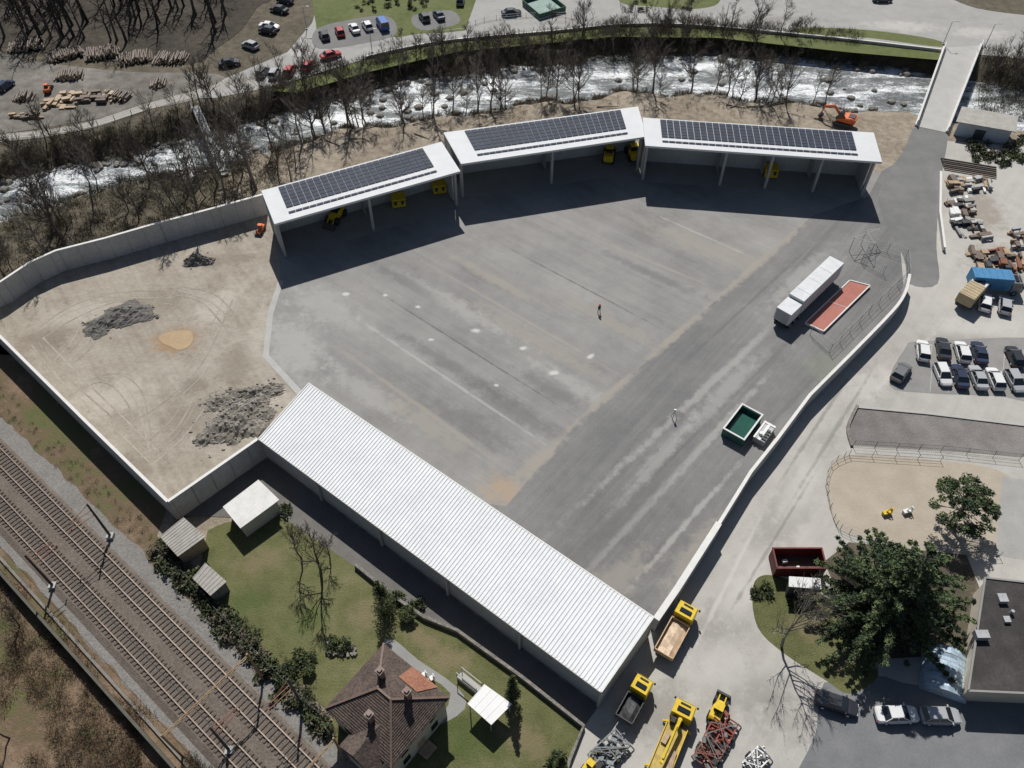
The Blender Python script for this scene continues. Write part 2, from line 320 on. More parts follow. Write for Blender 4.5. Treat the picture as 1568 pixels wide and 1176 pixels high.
sheet('puddle',puddle,.02,mudw)
def pile(name,px,py,rx_,ry_,h,mat,rot=0,seed=0,rocks=40):
    c=P(px,py); rd=random.Random(seed); n=34; vs=[];fs=[]
    ph=[rd.uniform(0,6) for _ in range(8)]
    for i in range(n+1):
        for j in range(n+1):
            a=-1.25+2.5*i/n;b=-1.25+2.5*j/n; t=math.atan2(b,a)
            r=math.hypot(a,b)*(1+.15*sin(3*t+ph[0])+.12*sin(2*t+ph[1])+.09*sin(7*t+ph[6])+rd.uniform(-.07,.07))
            z=max(0,1-r)**1.0*h*(1+.3*sin(a*6+ph[2])*sin(b*5+ph[3])+.25*sin(a*13+ph[4])*sin(b*11+ph[5]))
            z+=rd.uniform(-.08,.12)*min(1,z*2)*1.2
            x=a*rx_;y=b*ry_
            vs.append((x*cos(rot)-y*sin(rot),x*sin(rot)+y*cos(rot),z if r<1 else -.2))
    for i in range(n):
        for j in range(n):
            k=i*(n+1)+j; fs.append((k,k+n+1,k+n+2,k+1))
    m=MB();m.add(vs,fs,0)
    for _ in range(rocks):
        i=rd.randrange(len(vs)); x,y,z=vs[i]
        if z<-.1:
            if rd.random()<.8: continue
            z=0
        s=rd.uniform(.1,.42); sx,sy,sz=s,s*rd.uniform(.5,1),s*.5; a=rd.uniform(0,3)
        m.loft([[(x+q*cos(a+t)*rd.uniform(.8,1.1)*sx,y+q*sin(a+t)*sy,z+zz*sz) for t in(0,1.3,2.6,3.9,5.2)] for zz,q in((-.3,.7),(.4,.75),(.9,.4))],1)
    return m.obj(name,[mat,rubst],loc=(c[0],c[1],.0))
darkgr=surf('dark_gravel',[(.085,.08,.073),(.15,.142,.13),(.22,.208,.188)],scales=((.6,.3),(3,.4),(9,.3)),bump=1,bscale=5)
pile('gravel_pile',186,485,4.6,3.0,1.1,darkgr,.5,1,20)
pile('gravel_pile',150,505,2.2,1.6,.5,darkgr,.5,9,12)
pile('gravel_pile',303,400,2.3,1.6,1.2,darkgr,.2,2,10)
pile('rubble_pile',368,643,5.2,4.0,1.5,gravelm,.5,3,330)
pile('rubble_pile',388,605,3.6,2.0,.9,gravelm,.2,5,110)
pile('rubble_pile',340,615,2.4,1.8,.5,gravelm,.2,6,50)
# west strip + railway
sheet('railway_verge',PL([(-300,260),(-20,480),(257,775),(240,820),(520,1130),(600,1260),(-300,1260)]),-.02,dry)
T0=Vector(P(0,700)); TD=Vector((46.7,-38.6)).normalized(); TN=Vector((TD.y,-TD.x))
if TN.x>0: TN=-TN
def tp(s,o): q=T0+TD*s+TN*o; return (q.x,q.y)
def wavy(o0,amp,seed):
    rd=random.Random(seed); return [tp(s,o0+rd.uniform(-amp,amp)) for s in np.arange(-60,111,1.2)]
sheet('ballast_bed',wavy(-3.7,.3,1)+wavy(-1.5,0,2)[::-1],.0,ballast)
mb=MB()
pr=[(-1.7,0),(-1.4,.28),(5.3,.28),(6.0,0)]
rings=[[(*tp(s,o),z) for o,z in pr] for s in np.linspace(-60,110,60)]
mb.loft(rings,0,False); mb.obj('ballast_bed',[ballast_r])
sheet('ballast_bed',wavy(5.8,0,3)+wavy(6.8,.25,4)[::-1],.0,ballast)
for ti,off in enumerate((0,3.8)):
    mb=MB()
    s=-60
    while s<110:
        x,y=tp(s,off); mb.box((x,y,.33),(.26,2.5,.14),math.atan2(TD.y,TD.x)+R(-.02,.02),0); s+=.62
    for o in(-.75,.75):
        a=tp(-60,off+o);b=tp(110,off+o); mb.bar((*a,.47),(*b,.47),.13,.16,1)
    mb.obj('railway_track',[sleeper,railst])
mb=MB(); a=tp(-60,7.6);b=tp(110,7.6); mb.bar((*a,.12),(*b,.12),.35,.3,1)
a=tp(-60,8.6);b=tp(110,8.6); mb.bar((*a,.9),(*b,.9),.3,1.8,0); mb.obj('lineside_wall',[M('dark_low_wall',(.075,.07,.05),.3,1),M('cable_duct',(.17,.155,.135),.2,2)])  # wall in one dark tone, paler cable duct beside it
def mast(px,py,sgn,h=7.6):
    x,y=P(px,py); m=MB()
    m.cyl((x,y,0),(x,y,h),.17,.11,8,0); m.box((x,y,.2),(.8,.8,.5),0,2)
    for zz in(6.2,5.2):
        m.bar((x,y,zz),(x+TN.x*sgn*3.0,y+TN.y*sgn*3.0,zz+.3),.07,.07,1)
    m.bar((x,y,h-.2),(x+TN.x*sgn*2.8,y+TN.y*sgn*2.8,6.5),.05,.05,1)
    m.cyl((x+TN.x*sgn*2.9,y+TN.y*sgn*2.9,5.2),(x+TN.x*sgn*2.9,y+TN.y*sgn*2.9,5.7),.08,.08,6,1)
    wobj(m,'catenary_mast',[darkst,rust,conc])
mast(170,822,1);mast(82,898,-1);mast(463,1080,1);mast(352,1150,-1)
mb=MB()
for off in(0,3.8):
    for z in(5.3,6.6):
        a=tp(-60,off);b=tp(110,off); mb.bar((*a,z),(*b,z),.025,.025)
mb.obj('overhead_wire',[darkst])
for s in(50,63):
    mb=MB()
    for z in(6.5,6.9): mb.bar((*tp(s,-3),z),(*tp(s,7.4),z),.09,.09)
    for o in np.arange(-3,7,.8): mb.bar((*tp(s,o),6.5),(*tp(s,o+.8),6.9),.05,.05)
    mb.cyl((*tp(s,-3),0),(*tp(s,-3),7.2),.13,.11,8);mb.cyl((*tp(s,7.4),0),(*tp(s,7.4),7.2),.13,.11,8)
    wobj(mb,'catenary_gantry',[M('rusty_beam%d'%s,(.26,.18,.10),.2,2)])
# ------------------------------------------------------------------ east ground
sheet('apron_pavement',PL([(1378,380),(1400,250),(1440,215),(1640,230),(1700,1250),(860,1250),(870,1176),(895,1105),(950,1020)])+[hallC,hallB]+EW[::-1],-.012,apron)
sheet('access_road',smooth(PL([(1404,192),(1449,200),(1443,262),(1436,330),(1434,380),(1436,434),(1392,434),(1384,395),(1352,332),(1347,290),(1385,228)]),4),.008,asph_dark)
sheet('parking_pavement',smooth(PL([(1385,535),(1420,522),(1650,525),(1650,628),(1540,608),(1420,602),(1362,590)]),4),-.004,surf('lot_asphalt',[(.20,.195,.19),(.28,.272,.262)],bump=.1))
sheet('fenced_pavement',PL([(1312,622),(1420,632),(1650,660),(1650,722),(1570,700),(1440,690),(1306,682),(1298,660)]),-.003,surf('enclosure_gravel',[(.14,.125,.12),(.20,.185,.175),(.27,.25,.235)],bump=.6))
sheet('sand_plot',smooth(PL([(1264,745),(1272,712),(1300,696),(1440,705),(1545,728),(1565,800),(1530,852),(1400,842),(1300,818),(1276,795)]),4),-.003,sand)
sheet('sidewalk',PL([(1535,730),(1650,745),(1650,870),(1525,850)]),-.001,road_m)
sheet('lawn',smooth(PL([(1152,905),(1165,882),(1200,885),(1262,912),(1320,985),(1345,1035),(1300,1062),(1265,1042),(1200,1000),(1160,960)]),4),.0,grass)
sheet('planting_bed',PL([(1262,860),(1300,830),(1480,850),(1500,900),(1500,1000),(1340,1010),(1300,950)]),-.002,litter)
sheet('asphalt_area',smooth(PL([(1262,1045),(1300,1062),(1345,1035),(1410,1050),(1650,1070),(1700,1250),(1240,1250),(1250,1120)]),4),-.002,surf('shade_tinted_asphalt',[(.13,.135,.14),(.205,.205,.21)],bump=.1))  # grey asphalt with the bluish tone of the cedar's shade mixed into its colour
mb=MB()
for i in range(6):
    a=P(1427+i*28,528+i*1.5);b=P(1424+i*28,562+i*1.5)
    mb.bar((*a,.004),(*b,.004),.1,.004)
    a=P(1427+i*28,565+i*1.5);b=P(1424+i*28,600+i*1.5); mb.bar((*a,.006),(*b,.006),.1,.004)
mb.obj('parking_marking',[conc])
# ------------------------------------------------------------------ garden
sheet('service_lane',[hallD,hallC]+PL([(895,1112),(612,925),(545,870),(430,795),(300,790),(262,792)])+[SWw[3]],-.006,surf('lane_gravel',[(.11,.105,.098),(.17,.162,.15)],bump=.3))
sheet('lawn',PL([(318,812),(345,800),(430,790),(545,868),(612,925),(700,968),(893,1114),(872,1176),(860,1250),(560,1250),(500,1085),(430,1030),(300,900)]),-.003,grass)
sheet('garden_path',smooth(PL([(588,985),(604,980),(640,1010),(700,1052),(712,1085),(668,1110),(690,1062),(632,1022)]),3),.003,conc_slab)
def wall(name,pts,z0,z1,w,mats,cap=0):
    n=len(pts);L=[];Rr=[]
    for i in range(n):
        a=Vector(pts[max(0,i-1)]);b=Vector(pts[min(n-1,i+1)]);d=(b-a).normalized(); q=Vector((-d.y,d.x))*w/2
        L.append((pts[i][0]+q.x,pts[i][1]+q.y));Rr.append((pts[i][0]-q.x,pts[i][1]-q.y))
    m=MB(); rings=[[(*L[i],z0),(*L[i],z1),(*Rr[i],z1),(*Rr[i],z0)] for i in range(n)]
    m.loft(rings,0,True)
    if cap:
        rings=[]
        for i in range(n):
            l=Vector(L[i]);r=Vector(Rr[i]);c=(l+r)/2; l2=c+(l-c)*(1+cap);r2=c+(r-c)*(1+cap)
            rings.append([(*l2,z1+.002),(*l2,z1+.09),(*r2,z1+.09),(*r2,z1+.002)])
        m.loft(rings,1,True)
    return wobj(m,name,mats)
wall('stone_garden_wall',PL([(545,868),(612,922),(650,948),(700,968),(800,1040),(893,1114),(872,1165),(850,1240)]),-.05,.7,.35,[stone])
wall('retaining_wall',NWw,0,4,.35,[conc_wall,wall_cap],.1)
wall('retaining_wall',SWw[:4],0,4,.35,[conc_wall,wall_cap],.1)
cc=SWw[3]; wall('retaining_wall',[cc,(hallD[0]-.2,hallD[1]+.2)],0,3.996,.35,[conc_wall,wall_cap],.1)
mb=MB()
for W_,sg in ((NWw,-1),(SWw[3:5],-1)):
    for i in range(len(W_)-1):
        A=Vector(W_[i]);B=Vector(W_[i+1]);d=(B-A).normalized(); nn_=Vector((d.y,-d.x))*.19
        n=int((B-A).length/2.7)
        for k in range(n+1):
            q=A+d*(k*2.7+.4); mb.box((q.x+nn_.x,q.y+nn_.y,2),(.05,.03,3.9),math.atan2(d.y,d.x))
wobj(mb,'wall_joint_strips',[M('joint',(.2,.2,.19),.1,1)])
wall('perimeter_wall',smooth(EW[:4],4,False)[:-1]+EW[3:8],0,2.6,.35,[conc_wall,wall_cap],.2)
wall('perimeter_wall',[EW[7],EW[8],EW[9]],0,2.9,.6,[conc_wall,wall_cap],.25)
# ------------------------------------------------------------------ long hall
def lerp(a,b,t): return (a[0]+(b[0]-a[0])*t,a[1]+(b[1]-a[1])*t)
hc=((hallA[0]+hallC[0])/2,(hallA[1]+hallC[1])/2,0)
E=empty('long_metal_hall',hc)
mb=MB(); NR=118; prof=[]
for i in range(NR):
    for f,z in((.0,0),(.56,0),(.66,.085),(.90,.085)):
        prof.append(((i+f)/NR,z))
prof.append((1,0))
vs=[];fs=[]
for t,z in prof:
    a=lerp(hallA,hallB,t);b=lerp(hallD,hallC,t); vs+=[(*a,4.6+z),(*b,4.3+z)]
for i in range(len(prof)-1): fs.append((2*i,2*i+1,2*i+3,2*i+2))
mb.add(vs,fs,0); mb.obj('roof',[M('white_corrugated',(.67,.68,.69),.06,.25,rough=.65,spec=.12)],parent=E,sub=hc)
ins=[lerp(hallD,hallA,.03),lerp(hallC,hallB,.03),lerp(hallB,hallC,.04),lerp(hallA,hallD,.04)]
mb=MB()
def wallseg(m,a,b,z0,z1,w=.2,mi=0):
    m.bar((*a,(z0+z1)/2),(*b,(z0+z1)/2),w,z1-z0,mi)
wallseg(mb,ins[0],ins[1],0,4.2);
wallseg(mb,ins[1],ins[2],0,4.25)
n=5
for i in range(n+1):
    q=lerp(hallD,hallC,i/n); mb.box((q[0],q[1],2.1),(.3,.3,4.2),radians(-38),1)
wallseg(mb,ins[0],ins[3],0,4.2)
mb.obj('walls',[wallpan,conc],parent=E,sub=hc)
mb=MB()
for i in range(12):
    q=lerp(ins[3],ins[2],i/11); mb.box((q[0],q[1],2.2),(.3,.3,4.4),radians(-38))
mb.obj('posts',[steel],parent=E,sub=hc)
mb=MB()
for a,b,za in((hallA,hallB,4.6),(hallD,hallC,4.3)):
    mb.bar((*a,za-.12),(*b,za-.12),.16,.3)
mb.bar((*hallB,4.55),(*hallC,4.25),.14,.3);mb.bar((*hallA,4.55),(*hallD,4.25),.14,.3)
mb.obj('fascia',[wall_cap],parent=E,sub=hc)
# ------------------------------------------------------------------ solar canopies
def bil(c,u,v):
    a=lerp(c[0],c[1],u);b=lerp(c[3],c[2],u);q=lerp(a,b,v); return (q[0],q[1],ZB+(ZF-ZB)*v)
pm=[(.085,.885),(.10,.905),(.075,.905)]
bays=[(0,.5,1),(0,.5,1),(0,.36,.56,.77,1)]
for ci,c in enumerate(CW):
    cen=((c[0][0]+c[2][0])/2,(c[0][1]+c[2][1])/2,0); E=empty('solar_canopy_shed',cen)
    mb=MB(); NU=40; gv=[];gf=[]
    for i in range(NU+1):
        for j in range(9): x,y,z=bil(c,i/NU,j/8); gv.append((x,y,z))
    for i in range(NU):
        for j in range(8): k=i*9+j; gf.append((k,k+1,k+10,k+9))
    mb.add(gv,gf)
    top=[bil(c,0,0),bil(c,1,0),bil(c,1,1),bil(c,0,1)]
    mb.add([(x,y,z-.001) for x,y,z in top]+[(x,y,z-.38) for x,y,z in top],[(4,5,6,7),(0,1,5,4),(1,2,6,5),(2,3,7,6),(3,0,4,7)])
    mb.obj('roof',[white_roof],parent=E,sub=cen)
    mb=MB(); u0,u1=pm[ci]; L=(Vector(c[1])-Vector(c[0])).length*(u1-u0); nc=int(L/1.1)
    rows=[(.045+.105*k,.045+.105*(k+1)) for k in range(6)]+[(.79,.845)]
    for v0,v1 in rows:
        for k in range(nc):
            a=u0+(u1-u0)*(k+.04)/nc;b=u0+(u1-u0)*(k+.96)/nc
            q=[bil(c,a,v0+.005),bil(c,b,v0+.005),bil(c,b,v1-.005),bil(c,a,v1-.005)]
            mb.add([(x,y,z+.13) for x,y,z in q]+[(x,y,z+.07) for x,y,z in q],[(0,3,2,1),(0,1,5,4),(1,2,6,5),(2,3,7,6),(3,0,4,7)])
    mb.obj('solar_panels',[panel_m],parent=E,sub=cen)
    mb=MB()
    a=bil(c,.0,.02);b=bil(c,1,.02); wallseg(mb,a[:2],b[:2],0,8.3,.3)
    for u in (.012,.988):
        a=bil(c,u,.03);b=bil(c,u,.62 if ci!=1 else .3); wallseg(mb,a[:2],b[:2],0,8.1,.22)
    mb.obj('back_wall',[conc_wall],parent=E,sub=cen)
    mb=MB()
    for u in bays[ci]:
        u=min(.985,max(.015,u)); a=bil(c,u,.02);b=bil(c,u,.80)
        ang=math.atan2(b[1]-a[1],b[0]-a[0])
        mb.box((b[0],b[1],3.8),(.55,.4,7.6),ang)
        mb.bar((a[0],a[1],7.95),(b[0],b[1],7.3),.35,.6)
        m_=lerp(a,b,.45)
        mb.add([(a[0],a[1],0),(m_[0],m_[1],0),(m_[0],m_[1],3.2),(a[0],a[1],7.4)],[(0,1,2,3)])
    mb.obj('posts',[conc],parent=E,sub=cen)
    sheet('canopy_floor',[bil(c,0,0)[:2],bil(c,1,0)[:2],bil(c,1,.9)[:2],bil(c,0,.9)[:2]],.012+ci*.004,conc_slab)
# ------------------------------------------------------------------ vehicles
def rr(x,hw,z0,z1,c=.12): return [(x,hw-c,z0),(x,hw,z0+c),(x,hw,z1-c),(x,hw-c,z1),(x,-hw+c,z1),(x,-hw,z1-c),(x,-hw,z0+c),(x,-hw+c,z0)]
lightw=M('headlamp',(.7,.7,.7),.05,2,rough=.2);redl=M('tail_lamp',(.4,.02,.02),.05,2)
paints={k:M('car_paint_'+k,c,.03,1,rough=.3,spec=.6) for k,c in dict(white=(.66,.66,.66),silver=(.36,.37,.39),grey=(.15,.155,.16),dark=(.03,.032,.04),blue=(.03,.12,.38),navy=(.025,.035,.07),red=(.36,.03,.03),yellow=(.7,.5,.03),teal=(.05,.2,.3)).items()}
def wheels(m,xs_,hw,r=.33,w=.24,mi=2):
    for x in xs_:
        for s in(-1,1):
            m.cyl((x,s*(hw-w),r),(x,s*hw,r),r,r,14,mi); m.cyl((x,s*(hw),r),(x,s*(hw+.01),r),r*.55,r*.5,8,3)
carcache={}
def car(px,py,hdg,col='white',kind='hatch',z=.02):
    k=(col,kind)
    if k not in carcache:
        m=MB()
        if kind=='hatch':
            body=[(-2.08,.66,.38,.80),(-1.95,.84,.28,.92),(-1.3,.89,.22,.98),(0.6,.89,.22,.96),(1.3,.87,.22,.90),(1.85,.80,.26,.76),(2.08,.62,.36,.62)]
            c0=(-1.9,1.15,.82,.95);c1=(-1.5,.35,.64,1.47)
        elif kind=='sedan':
            body=[(-2.28,.68,.4,.82),(-2.1,.84,.28,.95),(-1.3,.9,.22,.98),(0.6,.9,.22,.95),(1.4,.88,.22,.88),(2.05,.80,.26,.74),(2.28,.62,.36,.6)]
            c0=(-1.6,1.15,.82,.94);c1=(-.95,.35,.64,1.42)
        else:
            body=[(-2.5,.86,.35,1.1),(-2.4,.94,.28,1.15),(0,.95,.25,1.15),(1.5,.95,.25,1.1),(2.2,.88,.3,.95),(2.48,.7,.4,.75)]
            c0=(-2.45,1.9,.9,1.1);c1=(-2.35,.9,.8,1.95)
        m.loft([rr(*b) for b in body],0)
        def fr(x0,x1,hw,zz): return [(x0,-hw,zz),(x1,-hw*.95,zz),(x1,hw*.95,zz),(x0,hw,zz)]
        m.loft([fr(*c0),fr(*c1)],1)
        x0,x1,hw,zz=c1
        m.loft([fr(x0-.04,x1+.06,hw+.03,zz-.015),fr(x0,x1,hw-.03,zz+.05)],0)
        for s in(-1,1):
            for f in(.02,.5,.97):
                xa=c0[0]+(c0[1]-c0[0])*f;xb=c1[0]+(c1[1]-c1[0])*f
                m.bar((xa,s*(c0[2]),c0[3]),(xb,s*(c1[2]+.01),c1[3]),.08,.06,0)
            m.box((c0[1]-.25,s*(c0[2]+.13),c0[3]+.06),(.14,.2,.13),0,0)
            xf=body[-1][0]-.09; m.box((xf,s*.5,.58),(.12,.28,.12),0,3)
            xb=body[0][0]+.05; m.box((xb,s*.6,.75),(.1,.2,.16),0,4)
        wheels(m,(-1.3,1.3),body[2][1]+.01)
        o=m.obj('parked_car',[paints[col],glass,tyre,lightw,redl]); carcache[k]=o.data
    else:
        o=bpy.data.objects.new('parked_car',carcache[k]); SC.collection.objects.link(o)
    x,y=P(px,py); o.location=(x,y,z); o.rotation_euler=(0,0,radians(hdg+R(-2,2)))
for a in [(1411,541,75,'white','hatch'),(1442,538,80,'dark','sedan'),(1471,543,82,'white','hatch'),(1497,544,82,'navy','sedan'),(1551,550,86,'dark','hatch'),
 (1378,574,50,'grey','hatch'),(1441,577,-92,'white','hatch'),(1467,580,86,'navy','sedan'),(1495,582,86,'silver','sedan'),(1521,584,88,'white','hatch'),(1551,587,-88,'silver','hatch'),
 (1506,467,65,'white','hatch'),(1536,471,70,'silver','hatch'),(1278,1080,-20,'dark','sedan'),(1370,1097,0,'white','sedan'),(1436,1099,0,'silver','hatch'),
 (352,100,20,'dark','sedan'),(384,73,150,'silver','hatch'),(410,50,160,'dark','hatch'),(413,44,-10,'white','sedan'),(428,18,155,'dark','sedan'),(437,4,160,'navy','hatch'),
 (403,114,80,'grey','hatch'),(421,116,82,'silver','hatch'),(444,112,82,'red','hatch'),(473,104,70,'red','hatch'),(507,88,30,'red','sedan'),
 (497,58,115,'dark','hatch'),(521,52,110,'red','hatch'),(543,47,112,'white','sedan'),(563,43,112,'white','hatch'),(586,41,112,'blue','van'),(650,30,112,'dark','hatch'),(672,27,112,'navy','sedan'),(783,23,10,'dark','sedan'),(705,5,90,'grey','hatch'),
 (10,135,70,'navy','hatch'),(1350,2,0,'dark','sedan')]: car(*a)
def hd(p,q,z=0):
    a=Vector(P(*p,z));b=Vector(P(*q,z)); c=(a+b)/2; d=b-a; return c.x,c.y,math.atan2(d.y,d.x),d.length
def cab(m,x0,x1,hw,z0,z1,pi_=0):
    m.loft([rr(x0,hw,z0,z1,.1),rr(x1-.5,hw,z0,z1,.12),rr(x1-.08,hw*.97,z0,z0+(z1-z0)*.55,.1),rr(x1,hw*.9,z0+.1,z0+(z1-z0)*.5,.1)],pi_)
    m.add([(x1-.44,-hw*.85,z1-.1),(x1-.44,hw*.85,z1-.1),(x1-.1,hw*.85,z0+(z1-z0)*.6),(x1-.1,-hw*.85,z0+(z1-z0)*.6)],[(0,1,2,3)],1)
    m.box((x0+.6,0,z1+.06),(.5,hw*1.2,.12),0,1)
    m.box((x1-.75,0,z1+.05),(.15,hw*1.0,.1),0,2)
    for s in(-1,1):
        m.add([(x0+.3,s*(hw+.005),z0+(z1-z0)*.55),(x1-.6,s*(hw+.005),z0+(z1-z0)*.55),(x1-.7,s*(hw+.005),z1-.2),(x0+.3,s*(hw+.005),z1-.2)],[(0,1,2,3)],1)
        m.box((x1-.3,s*(hw+.15),z0+(z1-z0)*.7),(.1,.2,.4),0,2)
def tipper(name,p,q,cabm,bedm,load,L=7.5,hw=1.2):
    x,y,h,_=hd(p,q); m=MB()
    m.box((0,0,.75),(L-.3,.9,.3),0,2); cab(m,L/2-2.1,L/2,hw,.6,2.6)
    x0,x1=-L/2,L/2-2.4; cx=(x0+x1)/2
    m.box((cx,0,1.05),(x1-x0,hw*2,.15),0,3)
    for s in(-1,1): m.box((cx,s*hw,1.45),(x1-x0,.1,.7),0,3)
    for xx in(x0,x1): m.box((xx,0,1.45),(.1,hw*2+.1,.7),0,3)
    for i in range(5):
        for s in(-1,1): m.box((x0+(x1-x0)*(i+.5)/5,s*(hw+.07),1.45),(.12,.08,.7),0,2)
    rd=random.Random(int(L*10)); rings=[]
    for k in range(7):
        f=k/6; xx=x0+.12+(x1-x0-.24)*f
        rings.append([(xx,-hw+.1,1.15),(xx,-hw*.5,1.4+rd.uniform(-.08,.2)),(xx,0,1.45+rd.uniform(-.1,.25)),(xx,hw*.5,1.4+rd.uniform(-.08,.2)),(xx,hw-.1,1.15)])
    m.loft(rings,4)
    wheels(m,(-L/2+1,-L/2+2.2,L/2-1.3),hw,.48,.35)
    return m.obj(name,[cabm,glass,tyre,bedm,load],loc=(x,y,.02),rz=h)
tipper('tipper_truck',(1014,1008),(1052,938),yellow,tan,M('pale_load',(.55,.42,.30),.25,2),6.8,1.1)
tipper('tipper_truck',(955,1105),(985,1050),yellow,darkst,darkst,5.2,.95)
x,y,h,_=hd((1010,1178),(1043,1096)); m=MB(); L=8.2; hw=1.1
m.box((0,0,.85),(L-.3,1.0,.35),0,2); cab(m,L/2-2.0,L/2,hw,.6,2.5); m.box((-1.2,0,1.2),(L-3,hw*2,.14),0,3)
for s in(-1,1):
    m.box((-1.2,s*hw,1.36),(L-3,.08,.25),0,0)
    m.bar((-3.4,s*.9,.9),(-3.4,s*1.5,.2),.2,.2,0);m.bar((1.6,s*.9,.9),(1.6,s*1.5,.2),.2,.2,0)
m.cyl((1.6,0,1.2),(1.6,0,2.7),.28,.22,10,0);m.bar((1.6,0,2.7),(-3.2,.15,2.4),.3,.4,0);m.bar((-2.8,.15,2.65),(.8,.1,2.9),.2,.25,0);m.box((1.6,.6,1.7),(.7,.5,.8),0,2)
m.box((-2.2,-.7,1.45),(2.0,.6,.35),.1,4);m.box((-.4,.6,1.42),(1.2,.5,.3),-.1,4)
wheels(m,(-L/2+1.2,-L/2+2.4,L/2-1.3),hw,.48,.35)
m.obj('crane_truck',[yellow,glass,tyre,M('worn_yellow_deck',(.42,.31,.08),.3,2),wood],loc=(x,y,.02),rz=h)
def box_truck(name,p,q,cabm,boxm,L=8,z1=3.2,hw=1.25):
    x,y,h,_=hd(p,q); m=MB(); m.box((0,0,.8),(L-.3,.9,.3),0,2); cab(m,L/2-1.9,L/2,hw-.05,.6,2.5)
    m.loft([rr(-L/2,hw,1.0,z1,.08),rr(L/2-2.1,hw,1.0,z1,.08)],3)
    for i in range(6): m.box((-L/2+(L-2.1)*(i+.5)/6,0,z1+.02),(.08,hw*2,.05),0,3)
    wheels(m,(-L/2+1.3,L/2-1.2),hw,.48,.35); return m.obj(name,[cabm,glass,tyre,boxm],loc=(x,y,.02),rz=h)
box_truck('covered_truck',(1480,440),(1556,446),paints['grey'],tarblue,8,3.2)
box_truck('box_truck',(1465,478),(1500,440),paints['white'],M('tan_box',(.40,.32,.20),.15,1),6,2.8)
x,y,h,L=hd((1205,470),(1279,400),3.9); m=MB(); hw=1.25; L=15.0
m.loft([rr(-L/2+3.3,hw,1.15,3.9,.05),rr(L/2,hw,1.15,3.9,.05)],0)
m.loft([rr(-L/2,hw,1.15,3.4,.05),rr(-L/2+3.1,hw,1.15,3.4,.05)],0)
m.box((0,0,1.0),(L,1,.28),0,2)
for i in range(14):
    for s in(-1,1): m.box((-L/2+3.6+i*.8,s*(hw+.02),2.5),(.08,.05,2.6),0,3)
for i in (2,6,10): m.box((-L/2+3.6+i*.8,0,3.91),(.05,2.2,.02),0,3)
m.box((-L/2-.01,0,2.2),(.04,2.1,1.9),0,3)
for s in(-1,1): m.box((L/2-2.5,s*.8,.5),(.15,.15,1.0),0,2)
wheels(m,(-L/2+1,-L/2+2.3,-L/2+3.6),hw,.5,.4); m.obj('white_semi_trailer',[M('trailer_white',(.60,.61,.62),.1,.8,rough=.6,spec=.15),glass,tyre,steel],loc=(x,y,.01),rz=h)
q=PL([(1232,497),(1300,432),(1331,440),(1260,510)]); m=MB(); m.prism(q,.004,.35,1,0)
for i in range(4):
    a=(*q[i],.38);b=(*q[(i+1)%4],.38); m.bar(a,b,.18,.16,1)
a=lerp(q[0],q[1],.5);b=lerp(q[3],q[2],.5); m.bar((*a,.37),(*b,.37),.08,.05,1)
wobj(m,'weighbridge',[redpad,wall_cap])
def fence(name,pts,h,sp=2.5,mats=None,rails=(.1,.5,1),mesh=False,w=.05):
    m=MB()
    for i in range(len(pts)-1):
        a=Vector(pts[i]);b=Vector(pts[i+1]);n=max(1,int((b-a).length/sp))
        for k in range(n+1):
            q=a+(b-a)*k/n; m.cyl((q.x,q.y,0),(q.x,q.y,h),w,w,6,0)
        for r in rails: m.bar((a.x,a.y,h*r-.02),(b.x,b.y,h*r-.02),w*.8,w*.8,0)
        if mesh:
            n2=int((b-a).length/.25)
            for k in range(n2): q=a+(b-a)*k/n2; m.bar((q.x,q.y,.1),(q.x,q.y,h),.015,.015,0)
    return wobj(m,name,mats or [steel])
fence('wire_fence',PL([(1240,512),(1270,540),(1330,480),(1388,425),(1386,395),(1330,378),(1318,402),(1352,420)]),1.9,mesh=True,w=.035)
m=MB()
c=PL([(1318,375),(1330,395),(1300,385),(1340,372)])
for q in c: m.cyl((*q,0),(*q,3),.05,.045,6)
for i in range(4): m.bar((*c[i],3),(*c[(i+1)%4],3),.06,.06); m.bar((*c[i],1.2),(*c[(i+2)%4],3),.045,.045)
wobj(m,'steel_gate_frame',[steel])
x,y=P(1134,657); a=radians(52); m=MB(); m2=empty('wash_basin',(x,y,.02),a)
m.box((0,0,.15),(5.2,3.2,.3),0,0)
for s in(-1,1): m.box((0,s*1.5,.9),(5.2,.2,1.4),0,0); m.box((s*2.5,0,.9),(.2,2.8,1.4),0,0)
m.box((0,1.52,1.66),(5.5,.22,.1),0,1);m.box((0,-1.52,1.66),(5.5,.22,.1),0,1);m.box((2.62,0,1.66),(.22,2.8,.1),0,1);m.box((-2.62,0,1.66),(.22,2.8,.1),0,1)
m.obj('basin',[M('green_steel',(.03,.10,.085),.2,2),wall_cap],parent=m2)
m=MB(); m.box((0,0,.75),(4.8,2.8,.05)); m.obj('water',[poolw],parent=m2)
x,y=P(1168,668); m=MB(); m.box((0,0,.5),(3.2,1.6,1.0),0,0); m.box((0,0,1.04),(3.4,.4,.08),0,1); m.box((0,.7,1.04),(3.4,.25,.08),0,1);m.box((1.5,0,1.05),(.3,1.7,.1),0,1); m.cyl((-.8,.2,1),(-.8,.2,1.5),.25,.25,10,1)
for k in range(4): m.box((-1.2+k*.5,-.45,1.1),(.35,.5,.2),.1*k,2)
m.obj('pump_unit',[steel,white_p,darkst],loc=(x,y,.02),rz=a)
